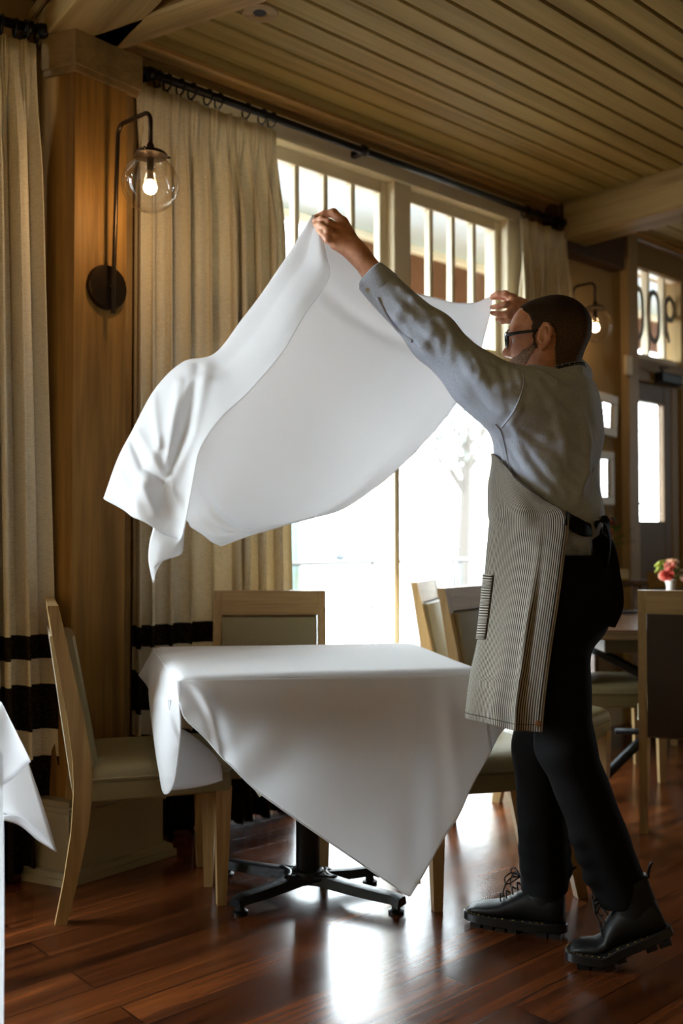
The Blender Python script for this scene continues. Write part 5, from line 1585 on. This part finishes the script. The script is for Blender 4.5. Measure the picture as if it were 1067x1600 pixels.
# ------------------------------------------------------------------ apron
apm, nt, b = newmat('railroad_stripe')
uvn = nd(nt, 'ShaderNodeUVMap'); sx = nd(nt, 'ShaderNodeSeparateXYZ'); nt.links.new(uvn.outputs[0], sx.inputs[0])
ml = nd(nt, 'ShaderNodeMath', operation='MULTIPLY'); ml.inputs[1].default_value = 2 * math.pi / .0050; nt.links.new(sx.outputs[0], ml.inputs[0])
sn = nd(nt, 'ShaderNodeMath', operation='SINE'); nt.links.new(ml.outputs[0], sn.inputs[0])
mr = nd(nt, 'ShaderNodeMapRange'); mr.inputs['From Min'].default_value = -.35; mr.inputs['From Max'].default_value = .35; nt.links.new(sn.outputs[0], mr.inputs[0])
mx = nd(nt, 'ShaderNodeMix', data_type='RGBA'); mx.inputs[6].default_value = srgb(54, 51, 50); mx.inputs[7].default_value = srgb(190, 183, 170); nt.links.new(mr.outputs[0], mx.inputs[0])
nt.links.new(mx.outputs[2], b.inputs['Base Color']); b.inputs['Roughness'].default_value = .85; b.inputs['Specular IOR Level'].default_value = .15
tr_ = nd(nt, 'ShaderNodeBsdfTranslucent'); nt.links.new(mx.outputs[2], tr_.inputs[0]); ms = nd(nt, 'ShaderNodeMixShader'); ms.inputs[0].default_value = .15
nt.links.new(b.outputs[0], ms.inputs[1]); nt.links.new(tr_.outputs[0], ms.inputs[2]); nt.links.new(ms.outputs[0], nt.nodes['Material Output'].inputs[0])
def both(p): return smin(SH(p), TR(p), .05)
# rows top to bottom: near edge, two points across the hip, the front silhouette, then round to his far side
rows = [
 [(781, 718), (779, 716), (777, 714), (774, 710)],
 [(812, 752), (800, 742), (787, 736), (774, 732)],
 [(856, 783), (826, 776), (797, 774), (769, 776)],
 [(887, 806), (847, 806), (806, 808), (765, 812)],
 [(882, 870), (843, 868), (802, 866), (760, 862)],
 [(873, 940), (832, 938), (792, 936), (754, 934)],
 [(864, 1000), (822, 1000), (782, 1000), (746, 1000)],
 [(857, 1050), (814, 1052), (774, 1050), (736, 1046)],
 [(851, 1100), (806, 1100), (766, 1094), (730, 1086)],
 [(847, 1144), (803, 1141), (763, 1131), (726, 1121)]]
C = []
dsil = [2.66, 2.68, 2.70, 2.71, 2.70, 2.69, 2.67, 2.64, 2.61, 2.59]
dnear = [2.60, 2.575, 2.525, 2.495, 2.50, 2.50, 2.495, 2.485, 2.475, 2.47]
for i, r in enumerate(rows):
    row = []
    for k, (x, y) in enumerate(r):
        f = k / 3
        d = dnear[i] + (dsil[i] - dnear[i]) * (f ** 1.9)
        h_ = hit(both, x, y, 2.0, 3.0) if i < 7 else None
        if h_ is not None: d = min(d, h_.y - .020) if k < 3 else min(d, h_.y - .004)
        row.append(P(x, y, d))
    s_ = row[-1]
    row.append(s_ + HD * -.015 - LT * .10 + Vector((.0, .02, 0)))
    row.append(s_ + HD * -.06 - LT * .22)
    C.append(row)
Cg = crgrid(C, 90, 60)
# soft creases: one long vertical fold, a crease across, ripples near the hem
uu = np.linspace(0, 1, 60)[None, :]; vv = np.linspace(0, 1, 90)[:, None]
fold = .010 * np.exp(-((uu - (.235 - .05 * vv)) / .018) ** 2) * np.clip((vv - .35) * 4, 0, 1) - .006 * np.exp(-((uu - (.20 - .05 * vv)) / .03) ** 2) * np.clip((vv - .35) * 4, 0, 1)
fold += .004 * np.exp(-((vv - .80 - .04 * uu) / .012) ** 2) * ((uu > .12) & (uu < .5))
fold += .006 * np.sin(uu * 34 + 2.0 * vv) * np.clip(vv - .55, 0, 1)
fold += .004 * np.exp(-((vv - .40 - .25 * (uu - .25)) / .02) ** 2) * np.exp(-((uu - .25) / .07) ** 2)
nrm = np.cross(np.gradient(Cg, axis=1), np.gradient(Cg, axis=0)); nrm /= np.linalg.norm(nrm, axis=2, keepdims=True) + 1e-9
if nrm[40, 15, 1] > 0: nrm = -nrm
Cg = Cg + nrm * fold[..., None]
for _ in range(4):
    dd_ = both(Cg.reshape(-1, 3)).reshape(Cg.shape[:2]); Cg = Cg + nrm * np.clip(.007 - dd_, 0, .03)[..., None]
du = np.linalg.norm(np.diff(Cg, axis=1), axis=2).mean(0); ucum = np.concatenate([[0], np.cumsum(du)])
dv = np.linalg.norm(np.diff(Cg, axis=0), axis=2)[:, 20]; vcum = np.concatenate([[0], np.cumsum(dv)])
m = MB(); m.grid([[Vector(p) for p in r] for r in Cg])
uvs = [(ucum[j], vcum[i]) for i in range(90) for j in range(60)]
apron = m.build('apron', apm, man, True, solid=.0015, uvs=uvs)
def on_apron(fu, fv, off=.002):
    i = fv * 89; j = fu * 59; i0, j0 = min(int(i), 88), min(int(j), 58); a, b_ = i - i0, j - j0
    p = (Cg[i0, j0] * (1 - a) + Cg[i0 + 1, j0] * a) * (1 - b_) + (Cg[i0, j0 + 1] * (1 - a) + Cg[i0 + 1, j0 + 1] * a) * b_
    return Vector(p) + Vector(nrm[i0, j0]) * off
# hems as folded strips with dark stitching
stm = plain('dark_stitch', srgb(40, 34, 30), .9)
for nm, pts in (('side_hem_stitch', [(0.035, v) for v in np.linspace(.36, .99, 40)]), ('top_hem_stitch', [(0.03, v) for v in np.linspace(.01, .34, 40)]), ('bottom_hem_stitch', [(u, .972) for u in np.linspace(.01, .6, 40)])):
    m = MB(); m.tube([on_apron(a, v, .0022) for a, v in pts], .0009, 5); m.build(nm, stm, apron, True)
# pocket on the front
pg = [[on_apron(u, v, .005) for u in np.linspace(.505, .72, 10)] for v in np.linspace(.50, .665, 12)]
m = MB(); m.grid(pg); pk = m.build('pocket', apm, apron, True, solid=.0015, uvs=[(vcum[int((.50 + .165 * i / 11) * 89)], .3 + j * .01) for i in range(12) for j in range(10)])
# snap at the lower corner
q_ = on_apron(.035, .965, .003); m = MB(); m.lathe([(.0, .0), (.008, .0), (.008, .002), (.005, .003), (.0, .002)], q_, Vector(nrm[85, 2]), 18); m.build('snap', plain('copper_snap', srgb(150, 110, 84), .35, .8), apron, True, 40)
# straps: waist band, bow and tails
tie_m = plain('black_tape', srgb(16, 15, 16), .8, 0, .2, 200, .2)
def ribbon(pts, wd, name, parent, up=None, n=30, th=.003):
    c = cr(pts, n); G = []
    w_ = cr([(a, 0, 0) for a in wd], n)[:, 0]
    for i in range(n):
        t_ = Vector(c[min(i + 1, n - 1)] - c[max(i - 1, 0)]).normalized(); u_ = Vector(up[0]).lerp(Vector(up[1]), i / (n - 1)) if up else Z
        u_ = (u_ - t_ * u_.dot(t_)).normalized()
        G.append([Vector(c[i]) + u_ * (w_[i] * s_) for s_ in (-.5, -.25, 0, .25, .5)])
    m = MB(); m.grid(G); return m.build(name, tie_m, parent, True, solid=th)
def onsh(x, y, dd):
    h_ = hit(SH, x, y); return P(x, y, (h_.y if h_ is not None else dd) - .014)
tie = ribbon([P(884, 809, 2.49), onsh(894, 817, 2.5), onsh(903, 822, 2.5), onsh(911, 826, 2.53), onsh(919, 828, 2.58), P(928, 829, 2.62)], [.036, .040, .040, .040, .036, .03], 'waist_tie', man, (Z, Z))
ribbon([P(929, 828, 2.645), P(934, 822, 2.66), P(941, 836, 2.67), P(940, 862, 2.67), P(933, 872, 2.66), P(929, 828, 2.645)], [.03, .05, .06, .06, .05, .03], 'bow_loop', tie, (Vector((1, .6, .2)), Vector((1, .4, -.2))), 40)
kn = P(929, 828, 2.64)
m = MB(); m.sphere(kn, .022, 14, 10, (1.0, .9, 1.1)); m.build('knot', tie_m, tie, True)
ribbon([kn, P(938, 814, 2.60), P(948, 822, 2.58), P(953, 850, 2.58), P(948, 885, 2.60), P(938, 872, 2.63), kn], [.03, .045, .05, .055, .05, .04, .02], 'bow_loop', tie, (Vector((.4, 1, .5)), Vector((.3, 1, -.4))), 40)
ribbon([kn, P(943, 850, 2.61), P(949, 900, 2.60), P(953, 945, 2.61), P(945, 978, 2.62)], [.04, .07, .08, .08, .06], 'tie_tail', tie, (Vector((1, .5, 0)), Vector((1, .2, 0))), 34)
ribbon([kn, P(933, 860, 2.66), P(936, 915, 2.66), P(940, 965, 2.67)], [.04, .07, .07, .06], 'tie_tail', tie, (Vector((1, .7, 0)), Vector((1, .4, 0))), 30)

# ------------------------------------------------------------------ boots
boot_m = plain('black_boot_leather', srgb(15, 15, 16), .5, 0, .35, 120, .2, .1)
sole_m = plain('black_rubber_sole', srgb(20, 20, 20), .35, 0, .5)
stitch_m = plain('yellow_welt_stitch', srgb(176, 150, 64), .7)
lace_m = plain('black_lace', srgb(24, 22, 22), .7)
def boot(toe, heel, pitch, parent, L=.295):
    """local frame: x towards the toe, z up; pitch lifts the heel about the ball of the foot"""
    d = (toe - heel); d.z = 0; d.normalize(); s_ = Vector((-d.y, d.x, 0))
    ball = toe - d * .085
    cp, sp = math.cos(pitch), math.sin(pitch)
    def T(x, y, z):
        x -= L - .085
        if x < 0: xr, zr_ = x * cp + z * sp, -x * sp + z * cp
        else: xr, zr_ = x * math.cos(pitch * .0) + z * 0, z
        if x >= 0: xr, zr_ = x, z
        else:
            bl = min(1, -x / .05); a = pitch * bl
            xr, zr_ = x * math.cos(a) + z * math.sin(a), -x * math.sin(a) + z * math.cos(a)
        return ball + d * xr + s_ * y + Z * zr_
    root = bpy.data.objects.new('boot', None); COL.objects.link(root); root.parent = parent; WORLDLOC[root] = FOOT
    def outline(k, ins=0.0):
        out = []
        for q in range(k):
            a = 2 * math.pi * q / k; c = math.cos(a); s = math.sin(a)
            x = L / 2 + (L / 2 - ins) * math.copysign(abs(c) ** .8, c)
            w_ = (.050 if x > L * .62 else .038 + .012 * max(0, (x - .05) / (L * .55))) - ins
            if x < .05: w_ = .038 - ins
            out.append((x, w_ * math.copysign(abs(s) ** .72, s)))
        return out
    k = 48
    # sole with lugs
    m = MB(); o0 = outline(k, .004); o1 = outline(k, -.003); o2 = outline(k, .0)
    m.loft([[T(x, y, .010) for x, y in o0], [T(x, y, .014) for x, y in o1], [T(x, y, .034) for x, y in o1], [T(x, y, .037) for x, y in o2]])
    sole = m.build('sole', sole_m, root, True, 40)
    for xa, xb in ((.012, .045), (.05, .08), (.135, .16), (.168, .195), (.203, .23), (.238, .268)):
        m = MB(); wd = .036 if xa < .1 else .043
        m.add([T(x, y, z) for x in (xa, xb) for y in (-wd, wd) for z in (0, .013)], [(0, 1, 3, 2), (4, 6, 7, 5), (0, 4, 5, 1), (2, 3, 7, 6), (0, 2, 6, 4), (1, 5, 7, 3)]); m.build('lug', sole_m, sole)
    # dashed welt stitching
    ow = outline(96, .002)
    for q in range(0, 96, 2):
        if ow[q][0] < .06: continue
        a, b_ = ow[q], ow[(q + 1) % 96]
        if q % 4 == 0 or True:
            m_st.tube([T(a[0], a[1] * 1.02, .0385), T(a[0] * .45 + b_[0] * .55, (a[1] * .45 + b_[1] * .55) * 1.02, .0385)], .0011, 4)
    # upper: cross-sections along the foot, then the shaft
    rg = []
    for (x, wd, h, z0) in ((L - .006, .012, .030, .034), (L - .016, .030, .050, .034), (L - .040, .042, .062, .034), (L - .075, .047, .068, .034), (L - .11, .046, .078, .034), (L - .145, .042, .098, .034), (.115, .038, .120, .034), (.08, .037, .128, .034), (.045, .036, .128, .034), (.018, .032, .125, .034), (.006, .018, .115, .036)):
        ring = []
        for q in range(24):
            a = 2 * math.pi * q / 24; c, s = math.cos(a), math.sin(a)
            yy = wd * math.copysign(abs(c) ** .75, c); zz_ = z0 + (h - z0) * (.5 + .5 * math.copysign(abs(s) ** .8, s))
            if s > 0: yy *= (1 - .45 * s ** 2)
            ring.append(T(x, yy, zz_))
        rg.append(ring)
    m = MB(); m.loft(rg); m.build('upper', boot_m, root, True, 70)
    rg = []
    for (z, x0, x1, wd) in ((.085, .008, .135, .036), (.115, .004, .118, .037), (.145, .002, .108, .038), (.172, -.002, .104, .040), (.176, .0, .102, .037)):
        rg.append([T((x0 + x1) / 2 + (x1 - x0) / 2 * math.cos(2 * math.pi * q / 24), wd * math.sin(2 * math.pi * q / 24), z) for q in range(24)])
    m = MB(); m.loft(rg); m.build('shaft', boot_m, root, True, 60)
    # laces: rungs, bow
    lc = MB()
    for (x, z) in ((.185, .083), (.168, .094), (.150, .108), (.135, .122), (.124, .138)):
        lc.tube(cr([T(x, -.024, z - .004), T(x + .006, 0, z + .008), T(x - .002, .024, z - .004)], 8), .0025, 6)
    b0 = T(.130, 0, .150)
    for sg in (-1, 1):
        lc.tube(cr([b0, T(.152, sg * .022, .164), T(.168, sg * .038, .152), T(.160, sg * .038, .136), b0], 16), .0022, 6)
        lc.tube(cr([b0, T(.155, sg * .03, .150), T(.170, sg * .045, .122), T(.172, sg * .050, .10)], 12), .0022, 6)
    lc.build('lace', lace_m, root, True)
    m = MB(); m.tube(cr([T(-.002, -.008, .165), T(-.016, -.006, .188), T(-.026, 0, .196), T(-.016, .006, .188), T(-.002, .008, .165)], 16), .003, 6); m.build('pull_loop', lace_m, root, True)
    return root, T
m_st = MB()
tR, hR = onfloor(727, 1438), onfloor(880, 1462)
rt, _ = boot(tR, hR, 0.0, man)
m_st.build('welt_stitch', stitch_m, rt, True); m_st = MB()
tL_, hL_ = onfloor(884, 1503), onfloor(1040, 1516)
rt2, _ = boot(tL_, hL_, math.radians(24), man)
m_st.build('welt_stitch', stitch_m, rt2, True)

# ------------------------------------------------------------------ the tablecloth in the air
R_ = [
 # far hem .......... main sheet (underside) .......... upper fold .......... near hem
 [(769, 462, 3.095), (738, 473, 3.05), (692, 467, 2.98), (634, 452, 2.88), (560, 412, 2.74), (494, 340, 2.612), (494, 342, 2.606), (495, 345, 2.600), (497, 348, 2.597)],
 [(765, 492, 3.12), (722, 505, 3.09), (668, 500, 3.02), (610, 480, 2.93), (540, 440, 2.78), (472, 372, 2.645), (486, 372, 2.60), (498, 385, 2.57), (510, 402, 2.555)],
 [(757, 525, 3.15), (702, 545, 3.15), (640, 541, 3.10), (575, 520, 3.00), (500, 480, 2.82), (450, 405, 2.66), (474, 412, 2.60), (494, 424, 2.555), (512, 436, 2.53)],
 [(740, 585, 3.19), (672, 610, 3.22), (600, 600, 3.17), (530, 570, 3.05), (462, 520, 2.85), (420, 445, 2.69), (440, 458, 2.60), (460, 475, 2.55), (476, 490, 2.515)],
 [(700, 648, 3.21), (632, 670, 3.25), (560, 665, 3.22), (490, 635, 3.10), (420, 580, 2.88), (378, 500, 2.71), (400, 515, 2.61), (424, 535, 2.55), (442, 549, 2.51)],
 [(648, 706, 3.21), (580, 730, 3.25), (508, 722, 3.22), (440, 690, 3.10), (378, 635, 2.90), (336, 556, 2.73), (352, 572, 2.63), (372, 596, 2.56), (388, 609, 2.52)],
 [(592, 758, 3.19), (528, 778, 3.23), (458, 770, 3.20), (392, 738, 3.08), (340, 690, 2.92), (286, 571, 2.78), (300, 592, 2.65), (320, 610, 2.612), (345, 650, 2.53)],
 [(532, 800, 3.16), (474, 812, 3.20), (412, 804, 3.17), (358, 780, 3.08), (316, 740, 2.95), (242, 612, 2.81), (266, 645, 2.64), (295, 672, 2.605), (313, 698, 2.54)],
 [(470, 814, 3.13), (420, 824, 3.16), (372, 822, 3.13), (330, 806, 3.06), (302, 775, 2.95), (207, 684, 2.80), (234, 703, 2.63), (272, 728, 2.605), (300, 745, 2.55)],
 [(408, 832, 3.10), (375, 836, 3.12), (338, 834, 3.09), (310, 818, 3.03), (292, 795, 2.93), (186, 725, 2.78), (220, 750, 2.63), (262, 770, 2.63), (290, 798, 2.56)],
 [(345, 853, 3.08), (335, 848, 3.07), (318, 836, 3.05), (300, 824, 3.0), (280, 808, 2.90), (161, 776, 2.76), (205, 803, 2.66), (240, 824, 2.60), (284, 862, 2.57)],
]
C = [[P(*q) for q in r] for r in R_]
CG = crgrid(C, 180, 190)
uu = np.linspace(0, 1, 190)[None, :]; vv = np.linspace(0, 1, 180)[:, None]
nr = np.cross(np.gradient(CG, axis=1), np.gradient(CG, axis=0)); nr /= np.linalg.norm(nr, axis=2, keepdims=True) + 1e-9
dsp = .010 * np.sin(uu * 26 + 9 * vv) * np.clip((vv - .55) * 2, 0, 1) * (uu > .5) * np.clip((uu - .5) * 8, 0, 1)
dsp += .020 * np.exp(-((vv - .80 + .35 * (uu - .3)) / .022) ** 2) * np.exp(-((uu - .30) / .14) ** 2)
dsp += .016 * np.exp(-((vv - .88 + .2 * (uu - .2)) / .02) ** 2) * np.exp(-((uu - .22) / .14) ** 2)
dsp += .016 * np.exp(-((vv - .22 + .12 * uu) / .022) ** 2) * np.exp(-((uu - .30) / .2) ** 2)
dsp += .010 * np.exp(-((uu - .22 - .3 * vv) / .05) ** 2) * np.clip(1 - vv * 3, 0, 1)
dsp += .006 * np.sin(uu * 15 - vv * 7) * np.sin(vv * 11 + uu * 5) * np.clip(vv * 3, 0, 1)
CG = CG + nr * dsp[..., None]
# crisp folds of the near lobe, gathered towards the twisted corner
rel = CG - np.array(tuple(CAMP)); dep_ = rel @ np.array(tuple(FW))
pxx = 533.5 + F * rel[..., 0] / dep_; pyy = 800 - F * (rel @ np.array(tuple(UP))) / dep_
vdir = -rel / np.linalg.norm(rel, axis=2, keepdims=True)
def seg_d(a, b):
    ax_, ay_ = a; bx_, by_ = b; L2 = (bx_ - ax_) ** 2 + (by_ - ay_) ** 2
    t_ = np.clip(((pxx - ax_) * (bx_ - ax_) + (pyy - ay_) * (by_ - ay_)) / L2, 0, 1)
    return np.hypot(pxx - ax_ - t_ * (bx_ - ax_), pyy - ay_ - t_ * (by_ - ay_)), t_
front_ = (uu > .57) * np.ones_like(pxx)
for pts, h_, wd_ in (([(239, 618), (248, 696)], .014, 7), ([(279, 598), (270, 660), (263, 725)], .016, 8), ([(206, 688), (223, 730), (262, 756)], -.018, 6), ([(214, 676), (240, 718), (260, 750)], .012, 8),
                     ([(322, 575), (303, 676), (268, 750)], .010, 9), ([(309, 575), (289, 676), (261, 745)], -.012, 8), ([(223, 760), (242, 798)], .010, 8), ([(262, 756), (284, 800)], .012, 8), ([(186, 740), (212, 790)], .008, 9)):
    best = np.zeros_like(pxx)
    for a, b in zip(pts[:-1], pts[1:]):
        d_s, t_ = seg_d(a, b); best = np.maximum(best, np.exp(-(d_s / wd_) ** 2))
    CG = CG + vdir * (best * h_ * front_)[..., None]
m = MB(); m.grid([[Vector(p) for p in r] for r in CG])
# the near corner dropping from the bunch, twisted on itself
C2 = [[P(240, 824, 2.60), P(262, 836, 2.58), P(284, 838, 2.565), P(289, 812, 2.56)], [P(234, 846, 2.585), P(252, 852, 2.565), P(270, 858, 2.56), P(287, 848, 2.565)], [P(232, 872, 2.58), P(245, 876, 2.565), P(262, 872, 2.56), P(283, 866, 2.565)], [P(235, 893, 2.58), P(239, 894, 2.575), P(243, 884, 2.57), P(258, 874, 2.565)], [P(240, 913, 2.575), P(241, 910, 2.575), P(242, 903, 2.572), P(244, 893, 2.57)]]
m.grid([[Vector(p) for p in r] for r in crgrid(C2, 24, 18)])
fly = m.build('tablecloth', M['cotton'], None, True, 75, solid=.0012)
tag(fly, 'white tablecloth billowing in the air between the man\'s raised hands', 'tablecloth')
# turned hems along the free edges
for pts in (CG[:, 0], CG[:, -1], CG[-1, :]):
    mm = MB(); mm.tube([Vector(p) for p in pts[::2]], .0017, 6); mm.build('hem', M['cotton'], fly, True)
